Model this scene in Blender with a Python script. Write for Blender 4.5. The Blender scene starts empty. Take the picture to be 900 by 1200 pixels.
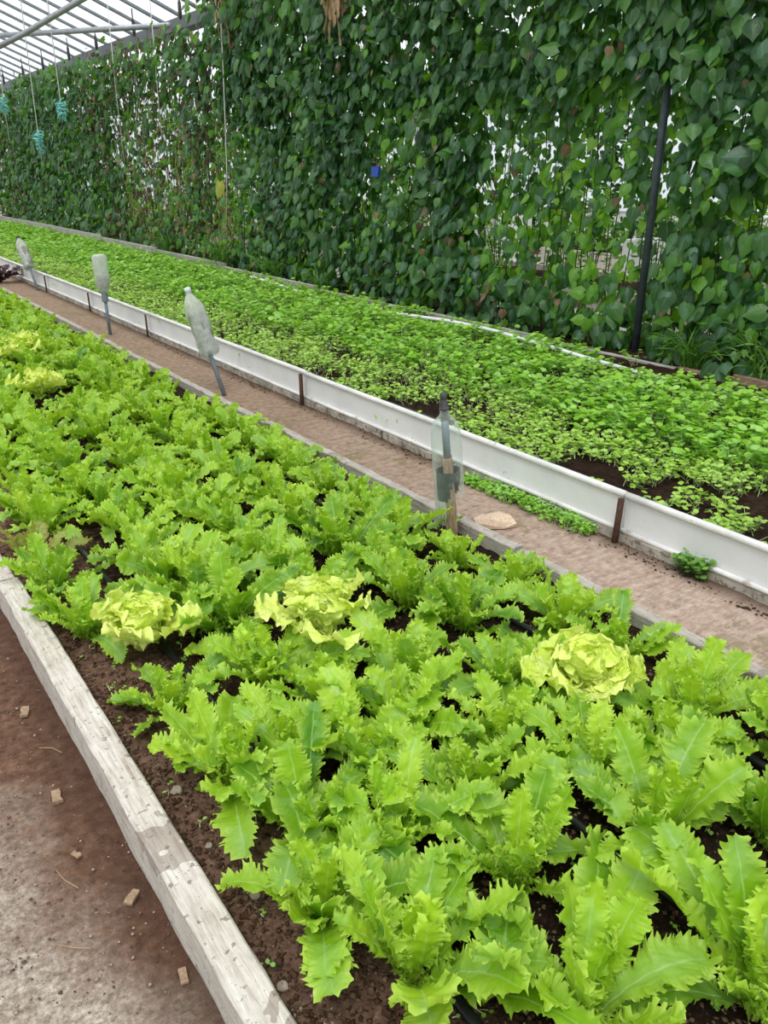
import bpy, bmesh, math, random
import numpy as np
from mathutils import Vector, Matrix
PI = math.pi
random.seed(7)
RNG = np.random.default_rng(11)
col = bpy.context.scene.collection

# ------------------------------------------------------------------ tagging
def tag(o, label=None, cat=None, group=None, kind=None):
    if label: o['label'] = label
    if cat: o['category'] = cat
    if group: o['group'] = group
    if kind: o['kind'] = kind
    return o

def empty(name, loc, rot=(0, 0, 0)):
    o = bpy.data.objects.new(name, None)
    o.empty_display_size = .05
    col.objects.link(o); o.location = loc; o.rotation_euler = rot
    return o

def link(name, me, parent=None, loc=(0, 0, 0), rot=(0, 0, 0), sc=1):
    o = bpy.data.objects.new(name, me)
    col.objects.link(o); o.location = loc; o.rotation_euler = rot
    o.scale = (sc,) * 3 if not isinstance(sc, tuple) else sc
    if parent: o.parent = parent
    return o

# ------------------------------------------------------------------ materials
class NT:
    def __init__(s, name):
        s.m = bpy.data.materials.new(name); s.m.use_nodes = True
        s.n = s.m.node_tree.nodes; s.l = s.m.node_tree.links; s.n.clear()
        s.out = s.n.new('ShaderNodeOutputMaterial')
    def add(s, t, **kw):
        n = s.n.new('ShaderNode' + t)
        for k, v in kw.items():
            if k.startswith('i_'): 
                key = k[2:]; key = int(key) if key.isdigit() else key.replace('_', ' ')
                n.inputs[key].default_value = v
            else: setattr(n, k, v)
        return n
    def c(s, a, b): s.l.new(a, b)
    def noise(s, scale, detail=4, rough=.55, vec=None, dist=0):
        n = s.add('TexNoise'); n.inputs['Scale'].default_value = scale; n.inputs['Detail'].default_value = detail
        n.inputs['Roughness'].default_value = rough; n.inputs['Distortion'].default_value = dist
        if vec is not None: s.c(vec, n.inputs['Vector'])
        return n.outputs['Fac']
    def ramp(s, fac, stops):
        r = s.add('ValToRGB'); e = r.color_ramp.elements
        while len(e) < len(stops): e.new(.5)
        for k, (p, c_) in enumerate(stops):
            e[k].position = p; e[k].color = (*c_, 1) if len(c_) == 3 else c_
        s.c(fac, r.inputs['Fac']); return r.outputs['Color']
    def mix(s, fac, a, b, blend='MIX'):
        m = s.add('Mix', data_type='RGBA', blend_type=blend)
        for v, k in ((fac, 0), (a, 6), (b, 7)):
            if hasattr(v, 'is_output'): s.c(v, m.inputs[k])
            elif isinstance(v, tuple): m.inputs[k].default_value = (*v[:3], 1)
            else: m.inputs[k].default_value = v
        return m.outputs[2]
    def math(s, op, a, b=0.0, clamp=False):
        m = s.add('Math', operation=op, use_clamp=clamp)
        for v, k in ((a, 0), (b, 1)):
            if hasattr(v, 'is_output'): s.c(v, m.inputs[k])
            else: m.inputs[k].default_value = v
        return m.outputs[0]
    def coord(s, kind='Object'): return s.add('TexCoord').outputs[kind]
    def mapped(s, vec, scale):
        m = s.add('Mapping'); m.inputs['Scale'].default_value = scale; s.c(vec, m.inputs['Vector']); return m.outputs[0]
    def finish(s, color, rough=.7, bump=None, bstr=.3, bdist=.01, spec=.4, metal=0., transl=0., tcol=None, alpha=None, trans=0.):
        p = s.add('BsdfPrincipled')
        if hasattr(color, 'is_output'): s.c(color, p.inputs['Base Color'])
        else: p.inputs['Base Color'].default_value = (*color, 1)
        if hasattr(rough, 'is_output'): s.c(rough, p.inputs['Roughness'])
        else: p.inputs['Roughness'].default_value = rough
        p.inputs['Metallic'].default_value = metal
        p.inputs['Specular IOR Level'].default_value = spec
        p.inputs['Transmission Weight'].default_value = trans
        if bump is not None:
            b = s.add('Bump'); b.inputs['Strength'].default_value = bstr; b.inputs['Distance'].default_value = bdist
            s.c(bump, b.inputs['Height']); s.c(b.outputs[0], p.inputs['Normal'])
        sh = p.outputs[0]
        if transl:
            t = s.add('BsdfTranslucent')
            tc = tcol if tcol is not None else color
            if hasattr(tc, 'is_output'): s.c(tc, t.inputs[0])
            else: t.inputs[0].default_value = (*tc, 1)
            mx = s.add('MixShader'); mx.inputs[0].default_value = transl
            s.c(sh, mx.inputs[1]); s.c(t.outputs[0], mx.inputs[2]); sh = mx.outputs[0]
        if alpha is not None:
            t = s.add('BsdfTransparent'); mx = s.add('MixShader')
            if hasattr(alpha, 'is_output'): s.c(alpha, mx.inputs[0])
            else: mx.inputs[0].default_value = alpha
            s.c(t.outputs[0], mx.inputs[1]); s.c(sh, mx.inputs[2]); sh = mx.outputs[0]
        s.c(sh, s.out.inputs['Surface'])
        return s.m

def leaf_mat(name, dark, mid, light, rib, ribw=.06, rough=.42, transl=.35, tboost=(1.25, 1.2, .6), edge=None, sheen=(.55, .75, .45), sheen_amt=.25, spec=.45):
    """leaf: 'leafdata' attribute, r = distance from midrib, g = along, b = random per leaf"""
    s = NT(name)
    at = s.add('Attribute', attribute_name='leafdata'); sep = s.add('SeparateColor'); s.c(at.outputs['Color'], sep.inputs[0])
    r, g, b = sep.outputs[0], sep.outputs[1], sep.outputs[2]
    oi = s.add('ObjectInfo')
    co = s.coord('Object')
    n = s.noise(28, 3, .6, co)
    f = s.math('ADD', s.math('MULTIPLY', b, .55), s.math('MULTIPLY', oi.outputs['Random'], .25))
    f = s.math('ADD', f, s.math('MULTIPLY', n, .3), True)
    base = s.ramp(f, [(.1, dark), (.5, mid), (.95, light)])
    if edge:
        e = s.math('MULTIPLY', s.math('POWER', r, 3.0), .75)
        base = s.mix(e, base, edge)
    ribm = s.math('LESS_THAN', r, ribw)
    ribm = s.math('MULTIPLY', ribm, s.math('SUBTRACT', 1.0, s.math('MULTIPLY', g, .75)))
    base = s.mix(s.math('MULTIPLY', ribm, .8), base, rib)
    # pale glossy sheen painted into the colour in patches, strongest at the midrib
    bl = s.math('MULTIPLY', s.math('GREATER_THAN', s.noise(9, 2, .5, co), .53), sheen_amt)
    bl = s.math('MULTIPLY', bl, s.math('SUBTRACT', 1.0, r))
    base = s.mix(bl, base, sheen)
    tc = s.mix(1.0, base, tboost, 'MULTIPLY')
    veins = s.add('TexWave'); veins.inputs['Scale'].default_value = 30; veins.inputs['Distortion'].default_value = 6
    s.c(co, veins.inputs['Vector'])
    h = s.math('ADD', s.math('MULTIPLY', veins.outputs['Fac'], .3), s.noise(90, 2, .5, co))
    return s.finish(base, rough, h, .35, .004, spec, transl=transl, tcol=tc)

M = {}
M['endive'] = leaf_mat('endive leaf', (.065, .24, .008), (.29, .53, .018), (.50, .72, .045), (.62, .80, .34), ribw=.055, edge=(.56, .78, .12), tboost=(1.2, 1.15, .5), transl=.36, sheen=(.42, .70, .30), sheen_amt=.28)
M['endive_tint'] = leaf_mat('brown tinted leaf', (.16, .22, .03), (.30, .38, .06), (.33, .50, .08), (.6, .6, .3), edge=(.42, .30, .10), sheen_amt=.1)
M['blond'] = leaf_mat('blond lettuce leaf', (.46, .66, .05), (.68, .84, .10), (.82, .92, .22), (.80, .9, .45), ribw=.04, edge=(.86, .94, .32), transl=.3, sheen=(.85, .92, .55), sheen_amt=.35, rough=.5)
M['purple'] = leaf_mat('purple lettuce leaf', (.02, .006, .012), (.05, .012, .025), (.09, .02, .04), (.12, .05, .05), transl=.1, sheen_amt=.1)
M['bean'] = leaf_mat('bean leaf', (.008, .040, .010), (.028, .11, .020), (.10, .25, .035), (.10, .24, .06), ribw=.05, rough=.40, transl=.30, tboost=(2.0, 2.0, .45), sheen=(.16, .30, .22), sheen_amt=.5, spec=.5)
M['bean_young_lit'] = leaf_mat('young and backlit bean leaf', (.06, .19, .014), (.11, .31, .02), (.22, .44, .04), (.2, .4, .1), rough=.45, transl=.45, tboost=(1.7, 1.5, .5), sheen_amt=.15)  # brighter yellow-green also stands in for backlight, painted into the leaf colour
M['bean_dry'] = leaf_mat('withered bean leaf', (.05, .032, .016), (.13, .085, .045), (.26, .19, .11), (.2, .15, .08), rough=.8, transl=.15, tboost=(1, 1, 1), sheen=(.35, .32, .26), sheen_amt=.3, spec=.15)
M['seedling'] = leaf_mat('pale seedling leaf', (.22, .44, .035), (.38, .62, .08), (.60, .80, .22), (.7, .8, .45), transl=.3, sheen=(.6, .8, .45), sheen_amt=.3)
M['cress'] = leaf_mat('cress leaf', (.11, .33, .02), (.25, .53, .04), (.42, .68, .10), (.4, .6, .2), transl=.35, sheen=(.50, .76, .42), sheen_amt=.5)
M['grass'] = leaf_mat('grass blade', (.05, .18, .015), (.10, .28, .03), (.22, .42, .07), (.25, .45, .1), transl=.3, sheen_amt=.2)
M['shrub'] = leaf_mat('background leaf', (.05, .16, .02), (.14, .32, .03), (.30, .52, .08), (.3, .5, .1), transl=.35, sheen_amt=.3)

def soil_mat(name, a, b, c_, scale=45):
    s = NT(name); co = s.coord('Object')
    n1 = s.noise(scale, 8, .7, co); n2 = s.noise(3.0, 4, .6, co); n3 = s.noise(scale * 4, 4, .7, co)
    base = s.ramp(s.math('ADD', s.math('MULTIPLY', n1, .65), s.math('MULTIPLY', n2, .4)), [(.32, a), (.52, b), (.74, c_)])
    base = s.mix(s.math('GREATER_THAN', n3, .68), base, (c_[0] * 1.6, c_[1] * 1.6, c_[2] * 1.6))
    h = s.math('ADD', n1, s.math('MULTIPLY', n3, .5))
    return s.finish(base, .95, h, 1.0, .02, .1)
M['soil'] = soil_mat('dark potting soil', (.012, .007, .005), (.045, .025, .017), (.13, .075, .05))
M['soil_red'] = soil_mat('reddish coir soil', (.05, .026, .017), (.13, .07, .045), (.24, .14, .095))
def bed_soil():
    s = NT('bed soil'); co = s.coord('Object')
    n1 = s.noise(48, 8, .7, co); n3 = s.noise(170, 4, .7, co); n2 = s.noise(5, 4, .6, co)
    t = s.math('ADD', s.math('MULTIPLY', n1, .8), s.math('MULTIPLY', n2, .25))
    dark = s.ramp(t, [(.36, (.008, .005, .004)), (.54, (.035, .02, .014)), (.74, (.12, .07, .05))])
    red = s.ramp(t, [(.34, (.08, .042, .028)), (.52, (.22, .125, .088)), (.70, (.38, .24, .18))])
    x = s.add('SeparateXYZ'); s.c(co, x.inputs[0])
    k = s.math('ADD', x.outputs[0], s.math('MULTIPLY', n2, .16))
    mr = s.add('MapRange'); s.c(k, mr.inputs[0])
    mr.inputs[1].default_value = .54; mr.inputs[2].default_value = .72; mr.inputs[3].default_value = 1; mr.inputs[4].default_value = 0
    base = s.mix(mr.outputs[0], dark, red)
    base = s.mix(s.math('MULTIPLY', s.math('GREATER_THAN', n3, .67), .7), base, (.38, .27, .2))
    return s.finish(base, .95, s.math('ADD', n1, s.math('MULTIPLY', n3, .5)), 1., .02, .1)
M['bed_soil'] = bed_soil()
def path_left():
    s = NT('trodden earth path'); co = s.coord('Object')
    n1 = s.noise(40, 8, .7, co); n3 = s.noise(220, 3, .7, co); n2 = s.noise(1.9, 5, .65, co)
    brown = s.ramp(n1, [(.3, (.07, .036, .023)), (.52, (.17, .092, .058)), (.72, (.28, .165, .11))])
    pale = s.ramp(s.noise(90, 6, .7, co), [(.34, (.22, .17, .13)), (.52, (.46, .39, .32)), (.68, (.72, .66, .58))])
    x = s.add('SeparateXYZ'); s.c(co, x.inputs[0])
    # concrete shows through close to the front, away from the board
    k = s.math('SUBTRACT', s.math('MULTIPLY', n2, 1.3), s.math('MULTIPLY', x.outputs[1], .62))
    k = s.math('SUBTRACT', k, s.math('MULTIPLY', x.outputs[0], 1.8))
    mr = s.add('MapRange'); s.c(k, mr.inputs[0]); mr.inputs[1].default_value = -.52; mr.inputs[2].default_value = -.10
    mr.inputs[3].default_value = 0; mr.inputs[4].default_value = 1
    kk = s.math('MULTIPLY', mr.outputs[0], s.math('ADD', .45, s.math('MULTIPLY', n1, .9)), True)
    base = s.mix(kk, brown, pale)
    wet = s.add('MapRange'); s.c(s.math('ADD', x.outputs[0], s.math('MULTIPLY', n2, .12)), wet.inputs[0])
    wet.inputs[1].default_value = .20; wet.inputs[2].default_value = .33; wet.inputs[3].default_value = 0; wet.inputs[4].default_value = .65
    base = s.mix(wet.outputs[0], base, (.055, .027, .018))
    base = s.mix(s.math('MULTIPLY', s.math('GREATER_THAN', n3, .70), .6), base, (.5, .42, .35))
    return s.finish(base, .93, s.math('ADD', n1, s.math('MULTIPLY', n3, .4)), .8, .012, .15)
M['path_left'] = path_left()
def path_mid():
    s = NT('sandy path'); co = s.coord('Object')
    n1 = s.noise(30, 8, .7, co); n3 = s.noise(200, 4, .7, co); n2 = s.noise(2.2, 4, .6, co)
    st = s.noise(26, 5, .7, s.mapped(co, (.7, 3.2, 1)), 1.2)
    base = s.ramp(s.math('ADD', s.math('MULTIPLY', n1, .5), s.math('MULTIPLY', st, .5)), [(.34, (.22, .15, .11)), (.5, (.43, .32, .255)), (.66, (.62, .50, .42))])
    x = s.add('SeparateXYZ'); s.c(co, x.inputs[0])
    mr = s.add('MapRange'); s.c(s.math('ADD', x.outputs[1], s.math('MULTIPLY', n2, 2.4)), mr.inputs[0])
    mr.inputs[1].default_value = 2.3; mr.inputs[2].default_value = 4.6; mr.inputs[3].default_value = 0; mr.inputs[4].default_value = .75
    base = s.mix(mr.outputs[0], base, s.ramp(n1, [(.3, (.13, .08, .05)), (.7, (.34, .24, .16))]))
    moss = s.math('MULTIPLY', s.math('GREATER_THAN', s.noise(4.5, 5, .7, co), .58), .35)
    base = s.mix(moss, base, (.14, .14, .05))
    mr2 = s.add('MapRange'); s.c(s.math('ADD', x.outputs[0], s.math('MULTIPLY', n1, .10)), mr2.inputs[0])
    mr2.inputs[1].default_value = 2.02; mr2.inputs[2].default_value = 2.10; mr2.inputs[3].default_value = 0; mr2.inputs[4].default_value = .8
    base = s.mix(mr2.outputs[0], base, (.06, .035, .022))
    return s.finish(base, .95, s.math('ADD', n1, s.math('MULTIPLY', n3, .4)), .8, .01, .1)
M['path_mid'] = path_mid()
def wood_mat(name, a, b, c_, spots=.3, axis_scale=(30, 2.0, 30)):
    s = NT(name); co = s.coord('Object')
    g = s.noise(6, 6, .65, s.mapped(co, axis_scale), .4); n = s.noise(14, 5, .7, co); sp = s.noise(55, 4, .7, co)
    base = s.ramp(s.math('ADD', s.math('MULTIPLY', g, .7), s.math('MULTIPLY', n, .35)), [(.3, a), (.52, b), (.72, c_)])
    base = s.mix(s.math('MULTIPLY', s.math('GREATER_THAN', sp, .62), spots), base, (.07, .045, .03))
    base = s.mix(s.math('MULTIPLY', s.math('GREATER_THAN', s.noise(3.2, 4, .75, co), .60), spots * .8), base, (.16, .105, .075))
    return s.finish(base, .85, s.math('ADD', g, s.math('MULTIPLY', sp, .4)), .6, .006, .2)
M['white_wood'] = wood_mat('whitewashed weathered timber', (.30, .24, .19), (.58, .53, .47), (.78, .75, .70), .6)
M['grey_wood'] = wood_mat('grey weathered timber', (.20, .175, .15), (.40, .365, .32), (.60, .57, .52), .45)
M['plank_wood'] = wood_mat('pale grey plank', (.22, .20, .18), (.42, .40, .37), (.60, .585, .55), .3)
M['brown_wood'] = wood_mat('brown plank', (.15, .09, .06), (.30, .19, .13), (.46, .34, .26), .3)
M['stake_wood'] = wood_mat('split stake wood', (.16, .10, .06), (.36, .25, .16), (.55, .42, .29), .2, (40, 40, 4))
M['chip_wood'] = wood_mat('split wood chip', (.36, .25, .17), (.62, .47, .34), (.78, .64, .5), .15)
def simple(name, c_, rough=.6, metal=0., var=.25, scale=12, bstr=.2, spec=.4, dirt=None, dthr=.6):
    s = NT(name); co = s.coord('Object'); n = s.noise(scale, 5, .65, co)
    lo = tuple(v * (1 - var) for v in c_); hi = tuple(min(1, v * (1 + var)) for v in c_)
    base = s.ramp(n, [(.3, lo), (.7, hi)])
    if dirt: base = s.mix(s.math('MULTIPLY', s.math('GREATER_THAN', s.noise(scale * 2.3, 6, .75, co), dthr), .7), base, dirt)
    return s.finish(base, rough, n, bstr, .005, spec, metal)
M['white_sheet'] = simple('white painted sheet', (.72, .72, .72), .5, 0, .10, 3, .1, dirt=(.42, .36, .30), dthr=.67)
M['rim'] = simple('pale sheet rim', (.68, .67, .65), .5, 0, .14, 8, .1, dirt=(.35, .28, .22), dthr=.63)
M['concrete'] = simple('old concrete kerb', (.40, .36, .31), .9, 0, .4, 16, .7, .15, dirt=(.12, .09, .06), dthr=.55)
M['rust'] = simple('rusty steel', (.075, .035, .022), .8, .2, .5, 60, .5)
M['hose'] = simple('black polythene pipe', (.012, .013, .014), .35, 0, .3, 30, .1, .5)
M['greypipe'] = simple('grey plastic pipe', (.16, .20, .23), .45, 0, .2, 20, .1)
M['darkpole'] = simple('dark galvanised pole', (.07, .085, .10), .5, .3, .35, 14, .2)
M['whitepipe'] = simple('white plastic pipe', (.75, .77, .78), .4, 0, .1, 10, .05)
M['girder'] = simple('grey steel girder', (.15, .16, .165), .6, .2, .2, 6, .1)
M['bar'] = simple('glazing bar', (.25, .27, .29), .6, .1, .15, 6, .1)
M['tube'] = simple('galvanised tube', (.36, .38, .40), .45, .5, .15, 8, .1)
M['twine'] = simple('pale twine', (.62, .63, .60), .9, 0, .15, 80, .3, .1)
M['darktwine'] = simple('dark hanger cord', (.05, .05, .055), .8, 0, .2, 80, .2, .1)
M['cyan'] = simple('turquoise twine', (.25, .62, .56), .8, 0, .2, 90, .3, .2)
M['stem'] = simple('vine stem', (.055, .075, .028), .8, 0, .4, 40, .3, .2)
M['drystem'] = simple('dry vine stem', (.10, .075, .05), .9, 0, .4, 40, .3, .1)
M['husk'] = simple('dry straw husk', (.42, .29, .17), .9, 0, .35, 20, .5, .1)
M['palestem'] = simple('pale seedling stem', (.62, .72, .40), .6, 0, .2, 40, .1)
M['cap'] = simple('dark bottle cap', (.05, .05, .052), .5, 0, .3, 60, .2)
M['whitecap'] = simple('white bottle cap', (.62, .68, .70), .4, 0, .1, 60, .1)
M['rubber'] = simple('dark green rubber wrap', (.045, .055, .045), .7, 0, .5, 50, .4, dirt=(.16, .17, .13))
M['blue'] = simple('blue plastic', (.02, .06, .35), .4, 0, .2, 20, .1)
M['stone'] = simple('pebble', (.34, .28, .23), .9, 0, .4, 30, .5, .15)
M['bgground'] = simple('pale aisle floor', (.42, .40, .37), .9, 0, .5, 2.5, .3, .15)
M['bgwhite'] = simple('white plastic sheet', (.78, .79, .8), .6, 0, .12, 3, .1)
M['bgwall'] = simple('white rendered low wall', (.62, .62, .60), .8, 0, .15, 3, .2)
def glass_mat(name, tint, a):
    s = NT(name); co = s.coord('Object'); n = s.noise(1.3, 4, .6, co)
    al = s.math('MULTIPLY', s.ramp(n, [(.3, (a * .6,) * 3), (.7, (a * 1.4,) * 3)]), 1.0)
    return s.finish(tint, .35, None, transl=.7, tcol=tint, alpha=al)
M['roofglass'] = glass_mat('dusty greenhouse glass', (.80, .84, .88), .30)
M['wallglass'] = glass_mat('milky wall glass', (.66, .70, .72), .75)
def pet(name, tint, milky, rough=.12):
    s = NT(name); co = s.coord('Object')
    p = s.add('BsdfPrincipled'); p.inputs['Base Color'].default_value = (*tint, 1); p.inputs['Roughness'].default_value = rough
    p.inputs['Specular IOR Level'].default_value = .8
    n = s.noise(22, 5, .6, co, 1.0)
    b = s.add('Bump'); b.inputs['Strength'].default_value = .25; b.inputs['Distance'].default_value = .006; s.c(n, b.inputs['Height']); s.c(b.outputs[0], p.inputs['Normal'])
    tl = s.add('BsdfTranslucent'); tl.inputs[0].default_value = (*tint, 1)
    m1 = s.add('MixShader'); m1.inputs[0].default_value = .45; s.c(p.outputs[0], m1.inputs[1]); s.c(tl.outputs[0], m1.inputs[2])
    t = s.add('BsdfTransparent'); t.inputs[0].default_value = (.93, .96, .94, 1)
    fr = s.add('LayerWeight'); fr.inputs[0].default_value = .35
    f = s.math('ADD', s.math('MULTIPLY', fr.outputs['Facing'], .55), s.math('MULTIPLY', n, milky * 2), True)
    m2 = s.add('MixShader'); s.c(f, m2.inputs[0]); s.c(t.outputs[0], m2.inputs[1]); s.c(m1.outputs[0], m2.inputs[2])
    s.c(m2.outputs[0], s.out.inputs['Surface']); return s.m
M['pet'] = pet('clear bottle plastic', (.78, .84, .80), .09)
M['pet_cloudy'] = pet('cloudy dirty bottle plastic', (.78, .80, .76), .5, .3)
M['pet_dirty'] = pet('silt inside bottle', (.34, .35, .27), .65, .6)

# ------------------------------------------------------------------ mesh helpers
def new_mesh(name, V, F, mat, data=None, smooth=True):
    """V (n,3), F (m,4) quads"""
    me = bpy.data.meshes.new(name); V = np.asarray(V, np.float32); F = np.asarray(F, np.int32)
    me.vertices.add(len(V)); me.vertices.foreach_set('co', V.ravel())
    k = F.shape[1]
    me.loops.add(F.size); me.loops.foreach_set('vertex_index', F.ravel())
    me.polygons.add(len(F)); me.polygons.foreach_set('loop_start', np.arange(0, F.size, k, dtype=np.int32))
    me.polygons.foreach_set('loop_total', np.full(len(F), k, np.int32))
    me.update(calc_edges=True)
    if smooth: me.polygons.foreach_set('use_smooth', np.ones(len(F), bool))
    if data is not None:
        a = me.attributes.new('leafdata', 'FLOAT_COLOR', 'POINT')
        d = np.ones((len(V), 4), np.float32); d[:, :3] = data; a.data.foreach_set('color', d.ravel())
    me.materials.append(mat)
    return me

class Quads:
    def __init__(s): s.V = []; s.F = []; s.D = []; s.n = 0
    def add(s, V, F, D):
        s.V.append(V); s.F.append(F + s.n); s.D.append(D); s.n += len(V)
    def mesh(s, name, mat): return new_mesh(name, np.concatenate(s.V), np.concatenate(s.F), mat, np.concatenate(s.D))

def grid_faces(N, Mc):
    i, j = np.meshgrid(np.arange(N - 1), np.arange(Mc - 1), indexing='ij'); a = (i * Mc + j).ravel()
    return np.stack([a, a + 1, a + Mc + 1, a + Mc], 1)

def bm_mesh(bm, name, mat, smooth=False):
    me = bpy.data.meshes.new(name); bmesh.ops.recalc_face_normals(bm, faces=bm.faces[:]); bm.to_mesh(me); bm.free()
    if smooth:
        for p in me.polygons: p.use_smooth = True
    me.materials.append(mat); return me

def tube(bm, pts, r, seg=8, cap=True):
    """r: float or list"""
    pts = [Vector(p) for p in pts]; rs = r if isinstance(r, (list, tuple)) else [r] * len(pts); rings = []
    for i, p in enumerate(pts):
        d = (pts[min(i + 1, len(pts) - 1)] - pts[max(i - 1, 0)]).normalized()
        u = d.cross(Vector((0, 0, 1)) if abs(d.z) < .9 else Vector((0, 1, 0))).normalized(); v = d.cross(u)
        rings.append([bm.verts.new(p + (u * math.cos(2 * PI * k / seg) + v * math.sin(2 * PI * k / seg)) * rs[i]) for k in range(seg)])
    for a, b in zip(rings, rings[1:]):
        for k in range(seg): bm.faces.new((a[k], a[(k + 1) % seg], b[(k + 1) % seg], b[k]))
    if cap: bm.faces.new(rings[0][::-1]); bm.faces.new(rings[-1])

def rough_box(bm, x0, x1, y0, y1, z0, z1, ny=1, jit=0., bev=.0, bend=0.):
    """a board along y, slightly uneven along its length"""
    secs = []
    for i in range(ny + 1):
        t = i / ny; y = y0 + (y1 - y0) * t
        o = bend * math.sin(PI * t)
        j = [random.uniform(-jit, jit) for _ in range(8)]
        b = bev
        prof = [(x0 + j[0] + o, z0), (x1 + j[1] + o, z0), (x1 + j[1] + o, z1 - b + j[2]), (x1 - b + j[1] + o, z1 + j[2]), (x0 + b + j[0] + o, z1 + j[3]), (x0 + j[0] + o, z1 - b + j[3])] if b else \
               [(x0 + j[0] + o, z0), (x1 + j[1] + o, z0), (x1 + j[1] + o, z1 + j[2]), (x0 + j[0] + o, z1 + j[3])]
        secs.append([bm.verts.new((px, y, pz)) for px, pz in prof])
    n = len(secs[0])
    for a, b_ in zip(secs, secs[1:]):
        for k in range(n): bm.faces.new((a[k], a[(k + 1) % n], b_[(k + 1) % n], b_[k]))
    bm.faces.new(secs[0][::-1]); bm.faces.new(secs[-1])

def boxm(x0, x1, y0, y1, z0, z1, name, mat, **kw):
    bm = bmesh.new(); rough_box(bm, x0, x1, y0, y1, z0, z1, **kw); return bm_mesh(bm, name, mat)

def centred(me, loc):
    """shift the mesh so that the object can sit at loc"""
    me.transform(Matrix.Translation(-Vector(loc))); return me

def place(name, me, loc, parent=None): return link(name, centred(me, loc), parent, loc)

# ------------------------------------------------------------------ ground levels
Z_PL, Z_SOIL, Z_PM, Z_FAR = .03, .085, .10, .165
from mathutils import noise as mn
def nz(x, y, f, a): return a * mn.noise(Vector((x * f, y * f, 3.1)))
def terrain(name, x0, x1, y0, y1, z, mat, step, amps, near=None, sides=.12):
    nx = max(2, int((x1 - x0) / step)); ys = []
    y = y0
    while y < y1: ys.append(y); y += step * (1 if y < (near or y1) else 4)
    ys.append(y1); xs = [x0 + (x1 - x0) * i / nx for i in range(nx + 1)]
    V = np.array([[X, Y, z + sum(nz(X, Y, f, a) for f, a in amps)] for Y in ys for X in xs])
    return link(name, new_mesh(name, V, grid_faces(len(ys), nx + 1), mat))
def soil_h(x, y): return Z_SOIL + nz(x, y, 5, .012) + nz(x, y, 22, .008) + nz(x, y, 70, .004)

tag(terrain('floor', -3.2, .275, -1.5, 23.8, Z_PL, M['path_left'], .02, ((3, .008), (18, .004), (60, .002)), 2.6), kind='structure')
bedsoil = tag(terrain('bed_soil', .30, 1.67, -1.0, 12.5, Z_SOIL, M['bed_soil'], .012, ((5, .012), (22, .008), (70, .004)), 3.0), 'dark crumbly soil under the endives, reddish brown beside the white left board', 'soil', kind='stuff')
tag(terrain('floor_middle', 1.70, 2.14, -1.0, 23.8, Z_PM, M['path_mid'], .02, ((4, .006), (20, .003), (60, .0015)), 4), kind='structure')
tag(terrain('seedbed_soil', 2.12, 4.13, -.6, 21.5, Z_FAR, M['soil'], .025, ((4, .012), (20, .010)), 4), 'dark bare soil showing between the pale seedlings behind the white edging', 'soil', kind='stuff')
tag(terrain('floor_behind', 4.12, 13.2, -2.5, 23.8, .06, M['bgground'], .15, ((1.5, .03), (6, .012)), 8), kind='structure')
tag(link('floor_base', boxm(-3.3, 13.3, -3.2, 24.1, -.4, -.05, 'floor_base', M['concrete'])), kind='structure')
tag(link('floor_far', boxm(.3, 2.1, 12.5, 23.8, -.04, .07, 'floor_far', M['path_mid'])), kind='structure')

# crumbs and coir bits on the soil: small lumps that nobody could count
def crumbs(name, n, xr, yr, hz, mat, rr, label, bias=None):
    V = []; F = []
    ico = np.array([[0, 0, 1], [1, 0, 0], [0, 1, 0], [-1, 0, 0], [0, -1, 0], [0, 0, -1]], float)
    fc = np.array([[0, 1, 2, 2], [0, 2, 3, 3], [0, 3, 4, 4], [0, 4, 1, 1], [5, 2, 1, 1], [5, 3, 2, 2], [5, 4, 3, 3], [5, 1, 4, 4]])[:, :3]
    for k in range(n):
        x = random.uniform(*xr); y = yr[0] + (yr[1] - yr[0]) * random.random() ** 1.6
        if bias: x = xr[0] + (xr[1] - xr[0]) * random.random() ** bias
        r = random.uniform(*rr) * (.5 + random.random())
        v = ico * np.array([r * random.uniform(.7, 1.6), r * random.uniform(.7, 1.6), r * .6]) * RNG.uniform(.7, 1.3, (6, 1))
        a = random.random() * 6.28; c_, s_ = math.cos(a), math.sin(a)
        v = v @ np.array([[c_, s_, 0], [-s_, c_, 0], [0, 0, 1]]) + [x, y, hz(x, y) + r * .25]
        V.append(v); F.append(fc + 6 * k)
    return tag(link(name, new_mesh(name, np.concatenate(V), np.concatenate(F), mat, smooth=False)), label, 'soil', kind='stuff')
M['crumb_mid'] = simple('mid brown crumbs', (.13, .078, .055), .95, 0, .6, 60, .5, .1)
M['crumb_pale'] = simple('pale fibre crumbs', (.34, .25, .19), .95, 0, .4, 60, .5, .1)
crumbs('soil_crumbs', 9000, (.335, 1.66), (.2, 2.8), soil_h, M['crumb_mid'], (.002, .0055), 'loose brown soil crumbs strewn over the endive bed', 1.3)
crumbs('fine_soil_crumbs', 6000, (.335, .75), (.3, 2.4), soil_h, M['soil_red'], (.002, .005), 'loose reddish crumbs on the bare soil strip beside the left board', 1.6)
crumbs('pale_soil_fibres', 1500, (.335, 1.5), (.3, 2.6), soil_h, M['crumb_pale'], (.0012, .0032), 'pale fibre bits mixed into the soil of the endive bed', 1.4)
crumbs('path_crumbs', 2200, (-.3, .27), (.4, 3.0), lambda x, y: Z_PL, M['crumb_mid'], (.001, .0024), 'small brown crumbs trodden along the left path beside the board')
crumbs('path_grit', 1500, (-.5, .27), (.4, 3.0), lambda x, y: Z_PL, M['stone'], (.0012, .003), 'fine pale grit scattered on the brown left path')
crumbs('kerb_dirt', 1300, (1.975, 2.05), (.5, 6.), lambda x, y: Z_PM, M['soil_red'], (.0015, .0045), 'dark dirt crumbs gathered along the foot of the white edging')

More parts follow.
